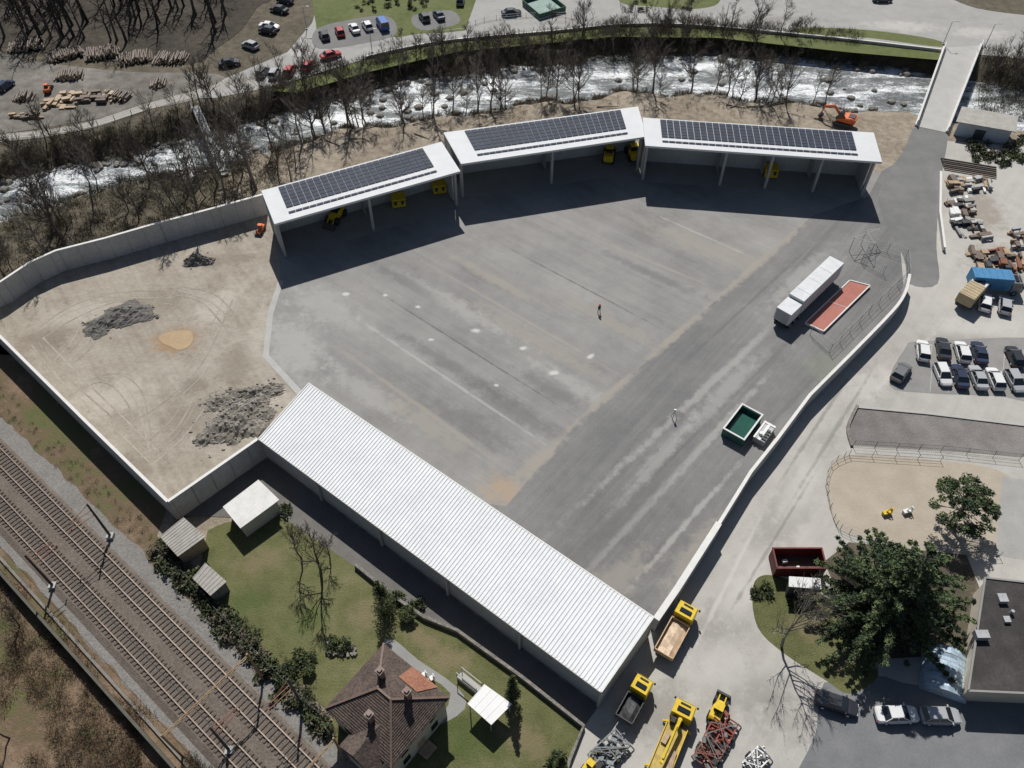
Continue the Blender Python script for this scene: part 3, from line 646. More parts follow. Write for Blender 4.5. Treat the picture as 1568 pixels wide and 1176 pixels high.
def skip(name,px,py,hdg,col,L=5.5,W=2.3,h=1.6,inner=None,z=0,debris=0):
    x,y=P(px,py); m=MB(); m.box((0,0,.2),(L,W,.2),0,0)
    for s in(-1,1):
        m.box((0,s*W/2,.2+h/2),(L,.08,h),0,0); m.box((s*L/2,0,.2+h/2),(.08,W,h),0,0); m.box((0,s*W/2,.2+h),(L+.15,.18,.12),0,0)
        m.box((s*L/2,0,.2+h),(.18,W-.05,.12),0,0)
        for i in range(6): m.box((-L/2+L*(i+.5)/6,s*(W/2+.08),.2+h/2),(.12,.1,h*.95),0,0)
    m.box((0,0,.42),(L-.1,W-.1,.2),0,1)
    for i in range(debris): m.box((R(-L/2+.5,L/2-.5),R(-W/2+.4,W/2-.4),.8),(R(.3,1),R(.2,.6),.4),R(0,3),2)
    return m.obj(name,[col,inner or darkst,white_p],loc=(x,y,z),rz=radians(hdg))
skip('waste_skip',1217,868,0,redc,5.8,2.6,2.0,M('rusty_floor',(.10,.05,.035),.3,3),debris=3)
for a in [(611,314,12),(673,293,12),(1178,269,-2)]:
    x,y=P(a[0],a[1]); m=MB(); m.box((0,0,1.0),(2.3,1.9,1.6),0,0); m.box((0,0,1.83),(2.5,2.1,.1),0,0)
    for s in(-1,1): m.box((s*.8,0,.1),(.2,1.8,.2),0,1); m.box((s*.6,-.97,1.1),(.5,.06,.7),0,1)
    m.box((0,-.98,1.5),(2.3,.05,.08),0,1); m.obj('yellow_salt_hopper',[yellow,darkst],loc=(x,y,.03),rz=radians(a[2]))
def loader(px,py,hdg,col=yellow,name='wheel_loader',s=1.0):
    x,y=P(px,py); m=MB()
    m.loft([rr(-2.2,.8,.7,1.6,.15),rr(-1.9,.9,.6,1.8,.15),rr(-.3,.9,.6,1.8,.15),rr(1.2,.5,.6,1.2,.1)],0)
    m.loft([[(-.9,-.65,1.7),(.35,-.65,1.7),(.35,.65,1.7),(-.9,.65,1.7)],[(-.8,-.6,2.7),(.15,-.6,2.7),(.15,.6,2.7),(-.8,.6,2.7)]],1)
    m.box((-.35,0,2.75),(1.2,1.4,.1),0,0)
    for t in(-1,1): m.bar((.6,t*.5,1.5),(2.4,t*.5,.5),.16,.25,0)
    m.loft([[(2.3,-1.1,.1),(3.1,-1.1,.05),(2.4,-1.1,.9)],[(2.3,1.1,.1),(3.1,1.1,.05),(2.4,1.1,.9)]],3)
    wheels(m,(-1.4,1.2),1.1,.65,.45)
    o=m.obj(name,[col,glass,tyre,darkst],loc=(x,y,.03),rz=radians(hdg)); o.scale=(s,s,s)
loader(515,336,250);loader(932,243,80);loader(968,240,100);loader(1098,1088,60,yellow,'compact_loader',.7);loader(400,355,260,orange,'small_dumper',.5)
loader(75,140,100,orange,'small_dumper',.6)
def excavator(px,py,hdg,s=1):
    x,y=P(px,py); E=empty('excavator',(x,y,float(hz(x,y))+.05),radians(hdg)); E.scale=(s,s,s); m=MB()
    for t in(-1,1):
        m.loft([[(-1.7,t*1.1-.25,.45),(-1.7,t*1.1+.25,.45),(-1.5,t*1.1+.25,.75),(-1.5,t*1.1-.25,.75)],[(-1.4,t*1.1-.25,0),(-1.4,t*1.1+.25,0),(-1.4,t*1.1+.25,.85),(-1.4,t*1.1-.25,.85)],[(1.4,t*1.1-.25,0),(1.4,t*1.1+.25,0),(1.4,t*1.1+.25,.85),(1.4,t*1.1-.25,.85)],[(1.75,t*1.1-.25,.4),(1.75,t*1.1+.25,.4),(1.6,t*1.1+.25,.7),(1.6,t*1.1-.25,.7)]],0)
    m.cyl((0,0,.4),(0,0,1.0),.7,.7,12,0); m.obj('tracks',[darkst],parent=E)
    m=MB(); m.loft([rr(-2.2,1.1,1.0,1.9,.2),rr(-1.2,1.25,1.0,2.1,.15),rr(.2,1.25,1.0,1.9,.15),rr(1.2,1.2,1.0,1.5,.1)],0)
    m.loft([[(.0,.35,1.9),(1.3,.35,1.5),(1.3,1.2,1.5),(.0,1.2,1.9)],[(.1,.4,2.8),(1.0,.4,2.8),(1.0,1.15,2.8),(.1,1.15,2.8)]],1); m.box((-1.3,0,2.12),(1.2,1.4,.1),0,2); m.obj('body',[orange,glass,darkst],parent=E)
    m=MB(); m.bar((.8,0,1.6),(2.4,0,3.2),.3,.4);m.bar((2.4,0,3.2),(4.0,0,2.7),.3,.36); m.bar((4.0,0,2.8),(4.5,0,1.0),.24,.28)
    m.cyl((1.2,0,2.4),(2.8,0,3.0),.07,.06,6); m.obj('boom',[orange],parent=E)
    m=MB(); m.loft([[(4.4,-.5,1.1),(4.9,-.5,.6),(4.3,-.5,.2),(3.9,-.5,.7)],[(4.4,.5,1.1),(4.9,.5,.6),(4.3,.5,.2),(3.9,.5,.7)]]); m.obj('bucket',[darkst],parent=E)
excavator(1290,190,150,1.0)
def implement(name,px,py,hdg,col,L,W):
    x,y=P(px,py); m=MB()
    for i in range(7):
        t=-L/2+L*i/6; m.bar((t,-W/2,.7),(t,W/2,.7),.12,.16,0); m.bar((t,-W/2,.7),(t+.2,-W/2-.4,.05),.1,.1,1)
        m.cyl((t,R(-W/3,W/3),.2),(t+.2,R(-W/3,W/3),1.2),.12,.1,6,0)
    for s in(-1,0,1): m.bar((-L/2,s*W/2,.8),(L/2,s*W/2,.8),.14,.14,0)
    for i in range(7): m.bar((R(-L/2,L/2),-W/2,.9),(R(-L/2,L/2),W/2,1.3),.1,.1,i%2)
    for i in range(12): m.box((R(-L/2,L/2),R(-W/2,W/2),R(.3,.9)),(R(.3,.9),R(.3,.7),R(.3,.5)),R(0,3),(0,1,2,2)[i%4])
    for s in(-1,1): m.cyl((0,s*W/2,.4),(0,s*(W/2+.3),.4),.4,.4,10,2)
    return m.obj(name,[col,M('tool_steel_'+name,(.14,.14,.14),.3,2),tyre],loc=(x,y,.02),rz=radians(hdg))
rip=M('red_implement_paint',(.24,.055,.035),.35,2)
implement('red_implement',1102,1122,55,rip,3.2,2.4)
implement('red_implement',1085,1155,50,M('red_implement_paint2',(.18,.07,.05),.35,2),3,2.2)
implement('grey_implement',932,1152,40,M('grey_machine_paint',(.2,.22,.23),.3,2),4.0,2.2)
implement('grey_implement',1155,1168,40,white_p,2.6,1.5)
loader(905,1172,50,yellow,'compact_loader',.55)
def stack(name,pxs,n,spread,mats,seed,z=0):
    rd=random.Random(seed); x0,y0=P(*pxs); m=MB()
    for i in range(n):
        a=rd.uniform(-spread[0],spread[0]);b=rd.uniform(-spread[1],spread[1]); l=rd.uniform(.6,2.4);w=rd.uniform(.3,1.1);h=rd.uniform(.2,.9)
        k=rd.randrange(len(mats)); ang=rd.choice((.1,.2,1.5,1.4))+rd.uniform(-.15,.15)
        for q in range(3): m.box((a+rd.uniform(-.1,.1),b+rd.uniform(-.1,.1),h*(q+.5)/3+i*.002),(l*rd.uniform(.9,1),w*rd.uniform(.9,1),h/3-.03),ang,k)
    return m.obj(name,mats,loc=(x0,y0,z),rz=0)
brn=M('weathered_brown',(.15,.11,.085),.3,2)
stack('building_material_stack',(1485,285),44,(3.6,2.0),[wood,white_p,conc,steel,brn,darkst],3)
stack('building_material_stack',(1474,335),46,(2.4,5.5),[white_p,brn,darkst,conc,brn,conc_slab],4)
stack('building_material_stack',(1530,400),46,(4.0,2.5),[brn,wood,darkst,rust,brn],6)
stack('building_material_stack',(1562,370),18,(1.5,2.5),[wood,steel,brn],7)
stack('timber_stack',(130,150),40,(6,2),[wood,logend,brn,logm],8)
stack('timber_stack',(95,160),14,(3,1.6),[wood,logend],9)
stack('timber_stack',(45,178),10,(3,1.2),[wood,logm],10)
wall('low_wall',PL([(1438,268),(1437,330),(1444,385)]),0,.8,.3,[conc_wall,wall_cap],.2)
m=MB()
for i in range(6):
    a=P(1440+i,244+i*3);b=P(1525,258+i*3); m.bar((*a,.2+i*.01),(*b,.2+i*.01),.2,.25,i%2)
wobj(m,'steel_beam_stack',[darkst,brn])
# ------------------------------------------------------------------ small buildings
def shed(name,corners_px,z,mats,slope=.25,wallin=.06,ribs=0):
    c=[P(a,b,z) for a,b in corners_px]; cx=sum(a for a,_ in c)/4;cy=sum(b for _,b in c)/4
    E=empty(name,(cx,cy,0)); s=(cx,cy,0)
    zz=[z+slope,z+slope,z,z]; m=MB(); top=[(c[i][0],c[i][1],zz[i]) for i in range(4)]
    m.add(top+[(x,y,q-.15) for x,y,q in top],[(0,1,2,3),(7,6,5,4),(0,1,5,4),(1,2,6,5),(2,3,7,6),(3,0,4,7)])
    if ribs:
        for i in range(ribs+1):
            a=lerp(c[0],c[1],i/ribs);b=lerp(c[3],c[2],i/ribs); m.bar((*a,zz[0]+.02),(*b,zz[2]+.02),.09,.05)
    m.obj('roof',[mats[0]],parent=E,sub=s)
    w=[lerp(p,(cx,cy),wallin*2) for p in c]; m=MB(); m.prism(w,0,z-.16); m.obj('walls',[mats[1]],parent=E,sub=s)
    m=MB(); a=lerp(w[3],w[2],.35);b=lerp(w[3],w[2],.55)
    d=(Vector(b)-Vector(a)).normalized(); n=Vector((d.y,-d.x));
    if (Vector(a)+n-Vector((cx,cy))).length<(Vector(a)-Vector((cx,cy))).length: n=-n
    o_=n*.03; m.bar((a[0]+o_.x,a[1]+o_.y,1.0),(b[0]+o_.x,b[1]+o_.y,1.0),.06,2.0); m.obj('door',[darkst],parent=E,sub=s)
roofgrey=M('fibre_cement',(.34,.32,.29),.2,1)
shed('white_roof_shed',[(396,735),(428,766),(368,809),(341,776)],2.8,[M('dirty_white_roof',(.58,.575,.55),.12,.8),plaster],.1)
shed('garden_shed',[(283,795),(316,824),(272,852),(245,822)],2.5,[roofgrey,wood],.4,ribs=10)
shed('garden_shed',[(316,864),(348,892),(322,912),(295,886)],2.2,[roofgrey,stone],.3,ribs=7)
shed('grey_shed',[(1472,165),(1558,180),(1556,202),(1464,186)],3.0,[roofgrey,M('blue_grey_render',(.42,.46,.50),.1,1)],.3)
shed('small_white_kiosk',[(1208,883),(1256,886),(1258,902),(1208,898)],2.6,[white_p,darkst],.1)
c=PL([(742,1048),(784,1078),(752,1110),(716,1078)],2.5); E=empty('carport',(*lerp(c[0],c[2],.5),0)); s=tuple(E.location)
m=MB(); m.prism(c,2.4,2.55)
for i in range(5): m.bar((*lerp(c[0],c[1],i/4),2.56),(*lerp(c[3],c[2],i/4),2.56),.06,.03)
m.obj('roof',[white_p],parent=E,sub=s)
m=MB(); [m.cyl((*lerp(p,s[:2],.1),0),(*lerp(p,s[:2],.1),2.4),.07,.07,6) for p in c]; m.obj('posts',[steel],parent=E,sub=s)
c=PL([(708,1032),(738,1056),(730,1064),(700,1040)],0); m=MB(); m.prism(c,0,.75,0,0);
for q in c: m.cyl((*q,.75),(*q,1.9),.05,.05,6)
m.bar((*c[0],1.9),(*c[1],1.9),.1,.1);m.bar((*c[2],1.9),(*c[3],1.9),.1,.1)
wobj(m,'concrete_garden_bench',[conc])
c=PL([(1508,885),(1640,900),(1640,1065),(1482,1058)],3.5); E=empty('flat_roof_building',(*lerp(c[0],c[2],.5),0)); s=tuple(E.location)
mq=P(1524,1020,3.5)
blackf=surf('dark_flat_roof',[(.028,.025,.026),(.052,.047,.047),(.085,.078,.076)],bump=.3,patches=[(mq[0]-s[0],mq[1]-s[1],1.1,2.0,10,(.15,.16,.02),.9),(-3,2,3,2,20,(.11,.10,.095),.6)])
m=MB(); m.prism([lerp(p,s[:2],.04) for p in c],0,3.3); m.obj('walls',[plaster],parent=E,sub=s)
m=MB(); m.prism(c,3.3,3.5); m.obj('roof',[blackf],parent=E,sub=s)
m=MB()
for i in range(4): m.bar((*c[i],3.57),(*c[(i+1)%4],3.57),.22,.14)
m.obj('parapet',[conc_slab],parent=E,sub=s)
m=MB(); q=lerp(c[0],c[2],.2); m.box((*q,3.8),(1,1,.6)); q=lerp(c[0],c[2],.32); m.cyl((*q,3.5),(*q,4.1),.2,.2,8)
q=P(1500,975,3.5); m.box((*q,3.9),(1.4,.9,.8)); q=P(1540,950,3.5); m.box((*q,3.7),(.7,.7,.4)); m.obj('roof_vents',[steel],parent=E,sub=s)
m=MB()
c0=Vector(P(1442,1066)); ax=Vector(P(1446,1000))-Vector(P(1442,1066)); Lg=ax.length; ax.normalize(); pn=Vector((ax.y,-ax.x))
rings=[]
for k in range(13):
    q=c0+ax*Lg*k/12
    rings.append([(q.x+pn.x*2.4*cos(t*pi/8),q.y+pn.y*2.4*cos(t*pi/8),1.9*sin(t*pi/8)*R(.9,1.03)) for t in range(9)])
m.loft(rings,0)
for r in rings[::2]:
    for i in range(8): m.bar(r[i],r[i+1],.06,.06,1)
wobj(m,'polytunnel_greenhouse',[blue_g,steel])
# ------------------------------------------------------------------ house
hcx,hcy=lerp(P(487,1085,5.5),P(697,1075,5.5),.5); HX=(hcx,hcy+.3,0); E=empty('tiled_roof_house',HX,radians(-38))
W,D=4.6,4.3; m=MB(); m.box((0,0,2.7),(W*2-.8,D*2-.8,5.4)); m.box((1.3,-D-.3,2.4),(4,2,4.8)); m.obj('walls',[plaster],parent=E)
m=MB(); z0,z1=5.3,7.9
m.add([(-W,-D,z0),(W,-D,z0),(W,D,z0),(-W,D,z0),(-.9,0,z1),(.9,0,z1)],[(0,1,5,4),(1,2,5),(2,3,4,5),(3,0,4)],0)
m.add([(-W,-D,z0-.14),(W,-D,z0-.14),(W,D,z0-.14),(-W,D,z0-.14),(-W,-D,z0-.002),(W,-D,z0-.002),(W,D,z0-.002),(-W,D,z0-.002)],[(3,2,1,0),(0,1,5,4),(1,2,6,5),(2,3,7,6),(3,0,4,7)],0)
m.add([(-1,-D-1.6,4.9),(1.3,-D-1.6,6.6),(3.6,-D-1.6,4.9),(-1,-1.5,4.9),(1.3,-1.2,6.7),(3.6,-1.5,4.9)],[(0,1,4,3),(1,2,5,4),(0,2,1)],0)
for k in range(1,20):
    t=k/20
    zz=z0+(z1-z0)*t+.015
    a=(-W+(W-.9)*t,-D+D*t,zz);b=(W-(W-.9)*t,-D+D*t,zz);c_=(W-(W-.9)*t,D-D*t,zz);d=(-W+(W-.9)*t,D-D*t,zz)
    for p,q in((a,b),(b,c_),(c_,d),(d,a)): m.bar(p,q,.08,.04,0)
for p,q in(((-W,-D,z0),(-.9,0,z1)),((W,-D,z0),(.9,0,z1)),((W,D,z0),(.9,0,z1)),((-W,D,z0),(-.9,0,z1)),((-.9,0,z1),(.9,0,z1))): m.bar((p[0],p[1],p[2]+.06),(q[0],q[1],q[2]+.08),.22,.12,2)
m.add([(-.5,D+.02,z0+.12),(3.0,D+.02,z0+.12),(2.0,D-1.9,z0+1.28),(-.5,D-1.9,z0+1.28)],[(0,1,2,3)],1)
m.obj('roof',[tile,tile_r,M('ridge_tile',(.15,.105,.085),.2,3)],parent=E)
m=MB()
for (x,y,zt) in((-1.6,1.2,8.9),(1.8,1.4,8.6),(.3,-2.4,8.2)):
    m.box((x,y,zt-1.2),(.55,.55,2.4),0,0); m.box((x,y,zt+.03),(.75,.75,.12),0,1); m.box((x,y,zt+.2),(.4,.4,.2),0,0)
m.obj('chimneys',[M('chimney_render',(.22,.15,.12),.2,2),M('chimney_cap',(.2,.16,.14),.2,2)],parent=E)
m=MB()
for x in(-2.4,0,2.6):
    for z in(1.5,4.0):
        m.box((x,-D+.39,z),(1,.06,1.3),0,0);m.box((x,D-.39,z),(1,.06,1.3),0,0)
for y in(-2.2,2):
    for z in(1.5,4.0): m.box((W-.39,y,z),(.06,1,1.3),0,0);m.box((-W+.39,y,z),(.06,1,1.3),0,0)
m.obj('windows',[glass],parent=E)
m=MB(); m.box((W-.38,0,1.05),(.08,1.0,2.1)); m.box((W+.3,0,.1),(1.2,1.6,.2)); m.obj('door',[wood],parent=E)
# ------------------------------------------------------------------ north side
sheet('far_road',PL([(300,150),(345,120),(392,100),(440,80),(478,35),(488,0),(500,-60),(1700,-60),(1700,100),(1568,90),(1440,78),(1380,72),(1300,62),(1200,52),(1100,43),(1020,38),(940,40),(850,49),(700,62),(620,75),(560,90),(500,108),(455,122),(400,136),(330,150)]),.0,road_m)
sheet('verge',PL([(400,138),(455,124),(560,92),(620,77),(700,64),(850,51),(940,42),(1100,45),(1300,64),(1440,80),(1440,92),(1300,80),(1200,69),(1100,58),(940,56),(850,65),(700,79),(560,111),(455,142)]),.002,verge)
sheet('lawn',smooth(PL([(484,38),(500,-40),(715,-40),(716,36),(700,48),(640,52),(600,56),(588,28),(560,32),(500,42)]),4),.006,verge)
sheet('parking_pavement',smooth(PL([(478,56),(500,38),(590,24),(606,52),(560,66),(490,75)]),4),.010,asph_dark)
sheet('parking_pavement',smooth(PL([(632,24),(690,16),(702,36),(645,46)]),4),.010,asph_dark)
sheet('lawn',smooth(PL([(965,-20),(1090,-20),(1100,5),(1060,14),(1000,10),(950,4)]),4),.006,verge)
sheet('planting_bed',smooth(PL([(1450,-20),(1640,-20),(1640,25),(1560,22),(1480,8)]),4),.006,litter)
sheet('verge',smooth(PL([(1225,42),(1330,46),(1430,60),(1440,72),(1330,58),(1230,52)]),4),.006,verge)
wall('road_kerb_wall',smooth(PL([(560,90),(620,76),(700,63),(850,50),(940,41),(1020,39),(1100,44),(1200,53),(1300,63),(1440,79)]),3,False),0,.5,.3,[conc_wall,wall_cap],.1)
fence('guard_rail',smooth(PL([(720,40),(760,30),(850,25),(880,30)]),3,False),1.0)
strip('road_marking',smooth(PL([(500,82),(620,58),(700,44),(800,36),(940,24),(1100,26),(1300,42),(1450,58)]),5,False),.12,.012,conc)
c=PL([(800,8),(838,-4),(866,18),(826,30)]); m=MB(); m.prism(c,0,.4,0,1)
for i in range(4): m.bar((*c[i],.8),(*c[(i+1)%4],.8),.12,1.0,2)
wobj(m,'fenced_sports_cage',[conc,M('sports_court',(.16,.25,.22),.2,.5),M('green_cage',(.03,.10,.06),.2,2)])
sheet('timber_yard',smooth(PL([(-60,80),(60,95),(200,110),(320,112),(345,125),(300,152),(200,172),(100,190),(0,205),(-100,215)]),4),-.01,surf('yard_gravel',[(.08,.07,.062),(.16,.147,.13),(.27,.25,.225)],bump=.4))
strip('path',smooth(PL([(-60,222),(0,212),(80,203),(150,188),(220,165),(300,143),(345,130),(400,118)]),5,False),2.4,.004,surf('path_gravel',[(.28,.26,.235),(.37,.35,.315)],bump=.2))
fence('white_path_fence',smooth(PL([(-60,222),(0,214),(80,206),(150,192),(220,170)]),3,False),1.1,mats=[white_p],w=.07)
def logpile(px,py,hdg,n,L,seed):
    rd=random.Random(seed); x,y=P(px,py); m=MB()
    for lay in range(3):
        for i in range(n-lay*rd.choice((2,3))):
            yy=(i-(n-lay*2)/2)*.42+rd.uniform(-.12,.12); r=rd.uniform(.13,.27); o=rd.uniform(-.5,.5); zz=.2+lay*.38; a=rd.uniform(-.05,.05)
            if rd.random()<.1: continue
            m.cyl((-L/2+o,yy-a*L,zz),(L/2+o,yy+a*L,zz),r,r*.85,7,0,False)
            for s,rr_ in((-1,r),(1,r*.85)): m.cyl((s*L/2+o,yy+s*a*L,zz),(s*(L/2+.01)+o,yy+s*a*L,zz),rr_,rr_,7,1)
    m.obj('log_pile',[logm,logend],loc=(x,y,0),rz=radians(hdg))
for i,(a,b,h,n,L) in enumerate([(40,72,105,18,4),(100,86,118,18,3.4),(155,84,112,18,4),(205,92,108,18,3.4),(262,92,92,18,3.2),(240,130,95,8,2.6),(105,118,100,14,2.6),(185,150,80,10,2.2),(35,150,100,10,2.4)]): logpile(a,b,h,n,L,i)
# ------------------------------------------------------------------ bridges
def railing(m,a,b,z,h=1.1,sp=1.0,w=.08,mi=0):
    a=Vector(a);b=Vector(b);n=int((b-a).length/sp)
    for k in range(n+1): q=a+(b-a)*k/n; m.bar((q.x,q.y,z),(q.x,q.y,z+h),w,w,mi)
    for f in(.5,1): m.bar((a.x,a.y,z+h*f),(b.x,b.y,z+h*f),w,w,mi)
bl=[P(1446,72,.2),P(1403,192,.2)];br_=[P(1503,68,.2),P(1450,202,.2)]
c=(*lerp(bl[0],br_[1],.5),0); E=empty('road_bridge',c)
m=MB(); m.prism([bl[0],bl[1],br_[1],br_[0]],-.7,.06); m.obj('deck',[conc],parent=E,sub=c)
m=MB()
for l in(bl,br_): m.bar((*l[0],.25),(*l[1],.25),.5,.35,0); railing(m,l[0],l[1],.4,.9,1.6,.12,1)
m.obj('parapets',[wall_cap,white_p],parent=E,sub=c)
m=MB()
for t in(.3,.72): a=lerp(bl[0],bl[1],t);b=lerp(br_[0],br_[1],t); m.bar((*a,-2.2),(*b,-2.2),.8,3.0)
m.obj('piers',[conc_wall],parent=E,sub=c)
a=Vector(P(299,165,.5));b=Vector(P(342,262,.5)); m=MB(); m.bar((*a,.5),(*b,.5),1.3,.2,0); d=(b-a).normalized();n=Vector((-d.y,d.x))*.65
for s in(-1,1): railing(m,a+n*s,b+n*s,.6,1.1,1.2,.06,1)
for t in(0,1):
    q=a+(b-a)*t; m.box((q.x,q.y,-.6),(1.8,1.4,1.9),math.atan2(d.y,d.x),2)
wobj(m,'steel_footbridge',[M('bridge_grating',(.27,.28,.29),.15,2),steel,conc_wall])
# ------------------------------------------------------------------ trees
def bare_mesh(seed,h=10,spread=3.2,nl=13,sub=6,tw=5,lean=0,thin=1,tmin=.022):
    rd=random.Random(seed); m=MB(); p=Vector((0,0,0)); pts=[p.copy()]
    for i in range(5): p=p+Vector((rd.uniform(-.3,.3)+lean*.1,rd.uniform(-.3,.3),h/5.5)); pts.append(p.copy())
    r0=h*.019*thin; rad=[r0*(1-.85*i/5) for i in range(6)]
    for i in range(5): m.cyl(pts[i],pts[i+1],rad[i],rad[i+1],6,0,False)
    def br(p,d,L,r,n,lv):
        q=p+d*L*.5; d2=(d+Vector((rd.uniform(-.25,.25),rd.uniform(-.25,.25),rd.uniform(.0,.35)))).normalized(); e=q+d2*L*.5
        ns=4 if lv==0 else 3
        m.cyl(p,q,r,r*.7,ns,0,False); m.cyl(q,e,r*.7,r*.25,ns,0,False)
        if lv<2:
            for k in range(n if lv==0 else tw):
                t=rd.uniform(.25,1); s=p+(q-p)*t*2 if t<.5 else q+(e-q)*(t*2-1)
                a=Vector((rd.uniform(-1,1),rd.uniform(-1,1),rd.uniform(-.2,1))).normalized()
                br(s,(d+a*.9).normalized(),L*rd.uniform(.35,.55),max(tmin,r*.42),0,lv+1)
    for k in range(nl):
        t=rd.uniform(.28,1); f=t*5; i=min(4,int(f)); s=pts[i]+(pts[i+1]-pts[i])*(f-i)
        a=rd.uniform(0,6.28)+k*2.4; up=.45+1.0*t; d=Vector((cos(a),sin(a),up)).normalized()
        br(s,d,spread*(1.25-.55*t)*rd.uniform(.8,1.2),r0*.45*(1.2-.6*t),sub,0)
    return m
variants=[]
for i in range(8):
    mm=bare_mesh(100+i,h=R(8.5,11.5),spread=R(2.4,3.8),nl=random.choice((12,14,16)),sub=7,tw=5)
    o=mm.obj('bare_tree',[bark if i%2 else bark2],loc=(0,0,0)); variants.append(o.data); bpy.data.objects.remove(o)
def plant(x,y,s=1,v=None,name='bare_tree'):
    o=bpy.data.objects.new(name,variants[v if v is not None else random.randrange(8)]); SC.collection.objects.link(o)
    o.location=(x,y,float(hz(x,y))-.1); o.rotation_euler=(R(-.1,.1),R(-.1,.1),R(0,6.28)); o.scale=(s,s,s*R(.95,1.25))
for i in range(52):
    x=R(-42,62); y=float(yn(x))-R(.0,5.5); plant(x,y,R(.6,1.2))
for i in range(76):
    x=R(-48,66); y=float(yf(x))+R(.5,6); plant(x,y,R(.45,.9))
for i in range(48):
    x=R(-104,-38); wy=float(np.interp(x,[p[0] for p in NWw],[p[1] for p in NWw])); y=R(wy+3,float(yn(x))+0.5); plant(x,y,R(.65,1.2))
for i in range(34):
    x=R(-104,-48); y=float(yf(x))+R(.5,7); plant(x,y,R(.55,1.0))
for i in range(10):
    x=R(100,116); y=R(float(yf(x))-2,float(yf(x))+8); plant(x,y,R(.5,.9))
x,y=P(392,290); plant(x,y,1.6,2); x,y=P(345,300); plant(x,y,1.2,4)
for (px,py,s,v) in[(462,862,.75,1),(492,885,.85,3),(1197,990,1.05,4),(505,862,.55,5),(15,1130,.7,1),(30,960,.5,3)]:
    x,y=P(px,py); plant(x,y,s,v)
m=MB()
for i in range(22):
    x=R(-36,60); y=float(yn(x))-R(5,10); a=R(-.7,.7); L=R(1.5,5); z=float(hz(x,y))+.15
    m.cyl((x,y,z),(x+L*cos(a),y+L*sin(a),z+R(-.05,.3)),.13,.07,6)
m.obj('fallen_trunks',[bark2])
m=MB(); base=[bare_mesh(300+i,h=13,spread=3.2,nl=9,sub=4,tw=3,thin=1.2,tmin=.03) for i in range(5)]
for i in range(170):
    px,py=R(-80,350),R(-90,74)
    if px>250 and py>50: continue
    x,y=P(px,py); b=base[i%5]; a=R(0,6.28); s=R(.8,1.3); ca,sa=cos(a)*s,sin(a)*s; lx,ly=R(-.1,.1),R(-.1,.1)
    m.add([(x+vx*ca-vy*sa+vz*lx,y+vx*sa+vy*ca+vz*ly,vz*s) for vx,vy,vz in b.v],b.f,i%3)
m.obj('forest',[M('forest_bark',(.06,.052,.044),.3,1.5,rough=.95),M('forest_bark2',(.11,.095,.08),.3,1.5,rough=.95),M('forest_bark3',(.04,.035,.03),.3,1.5,rough=.95)])
sheet('forest_floor',smooth(PL([(-200,-150),(470,-150),(430,-20),(395,10),(370,45),(330,75),(290,98),(150,92),(0,72),(-200,60)]),4),.002,surf('forest_litter',[(.018,.015,.012),(.045,.037,.028),(.09,.073,.054)],scales=((.1,.3),(.7,.35),(4,.35)),bump=1,bscale=2))
# ------------------------------------------------------------------ brush / foliage clouds
def cloud(centres,rad,hgt,n,size,up=.2,thin=False,wid=.05):
    C=np.repeat(centres,n,0); N=len(C); rr_=np.repeat(rad,n); hh=np.repeat(hgt,n)
    d=rng.normal(size=(N,3)); d/=np.linalg.norm(d,axis=1)[:,None]; q=rng.random(N)**.45
    pos=C+np.stack([d[:,0]*rr_*q,d[:,1]*rr_*q,hh*(.5+.5*d[:,2]*q)],1)
    s=size*(.5+rng.random(N))
    if thin:
        a=np.stack([d[:,0]*.6,d[:,1]*.6,.5+rng.random(N)],1)+rng.normal(size=(N,3))*.3
        a/=np.linalg.norm(a,axis=1)[:,None]; b=np.cross(a,rng.normal(size=(N,3))); b/=np.linalg.norm(b,axis=1)[:,None]
        v=np.stack([pos-b*s[:,None]*wid,pos+b*s[:,None]*wid,pos+a*s[:,None]],1)
    else:
        a=rng.normal(size=(N,3)); a[:,2]*=.5; a/=np.linalg.norm(a,axis=1)[:,None]; b=np.cross(a,rng.normal(size=(N,3))); b/=np.linalg.norm(b,axis=1)[:,None]
        v=np.stack([pos-b*s[:,None]*.35,pos+b*s[:,None]*.35,pos+a*s[:,None]],1)
    return v.reshape(-1,3),np.arange(N*3).reshape(-1,3),q
def brushobj(name,pts,rad,hgt,n,size,mats,thin=True,probs=(.4,.4,.2)):
    pts=np.array(pts,float); z=hz(pts[:,0],pts[:,1]); C=np.stack([pts[:,0],pts[:,1],z],1); K=len(C)
    v,t,q=cloud(C,rng.uniform(.6,1.2,K)*rad,rng.uniform(.4,1.3,K)*hgt,n,size,thin=thin)
    cm=rng.choice(3,size=K,p=probs); mi_=np.repeat(cm,n); fl=rng.random(len(mi_))<.25; mi_=np.where(fl,rng.integers(0,3,len(mi_)),mi_)
    return npmesh(name,v,t,mats,mi_)
pts=[]
for i in range(780):
    x=R(-50,76) if i<710 else R(100,116); pts.append((x,float(yf(x))+R(-.6,8.2)))
brushobj('riverbank_brush',pts,1.3,2.0,70,.75,twig)
pts=[]
for i in range(420):
    x=R(-45,66); pts.append((x,float(yn(x))-abs(random.gauss(0,2.4))))
brushobj('riverbank_brush',pts,.9,1.2,55,.6,twig)
pts=[]
for i in range(200):
    x=R(-40,62); pts.append((x,float(yn(x))-R(3,12)))
brushobj('riverbank_brush',pts,.5,.5,25,.4,twig,probs=(.3,.5,.2))
pts=[]
for i in range(750):
    x=R(-112,-40); wy=float(np.interp(x,[p[0] for p in NWw],[p[1] for p in NWw])); pts.append((x,R(wy+1.2,float(yn(x))+.5)))
brushobj('riverbank_brush',pts,1.3,1.5,60,.7,twig,probs=(.3,.45,.25))
pts=[]
for i in range(420):
    x=R(-112,-46); pts.append((x,float(yf(x))+R(-.3,6.5)))
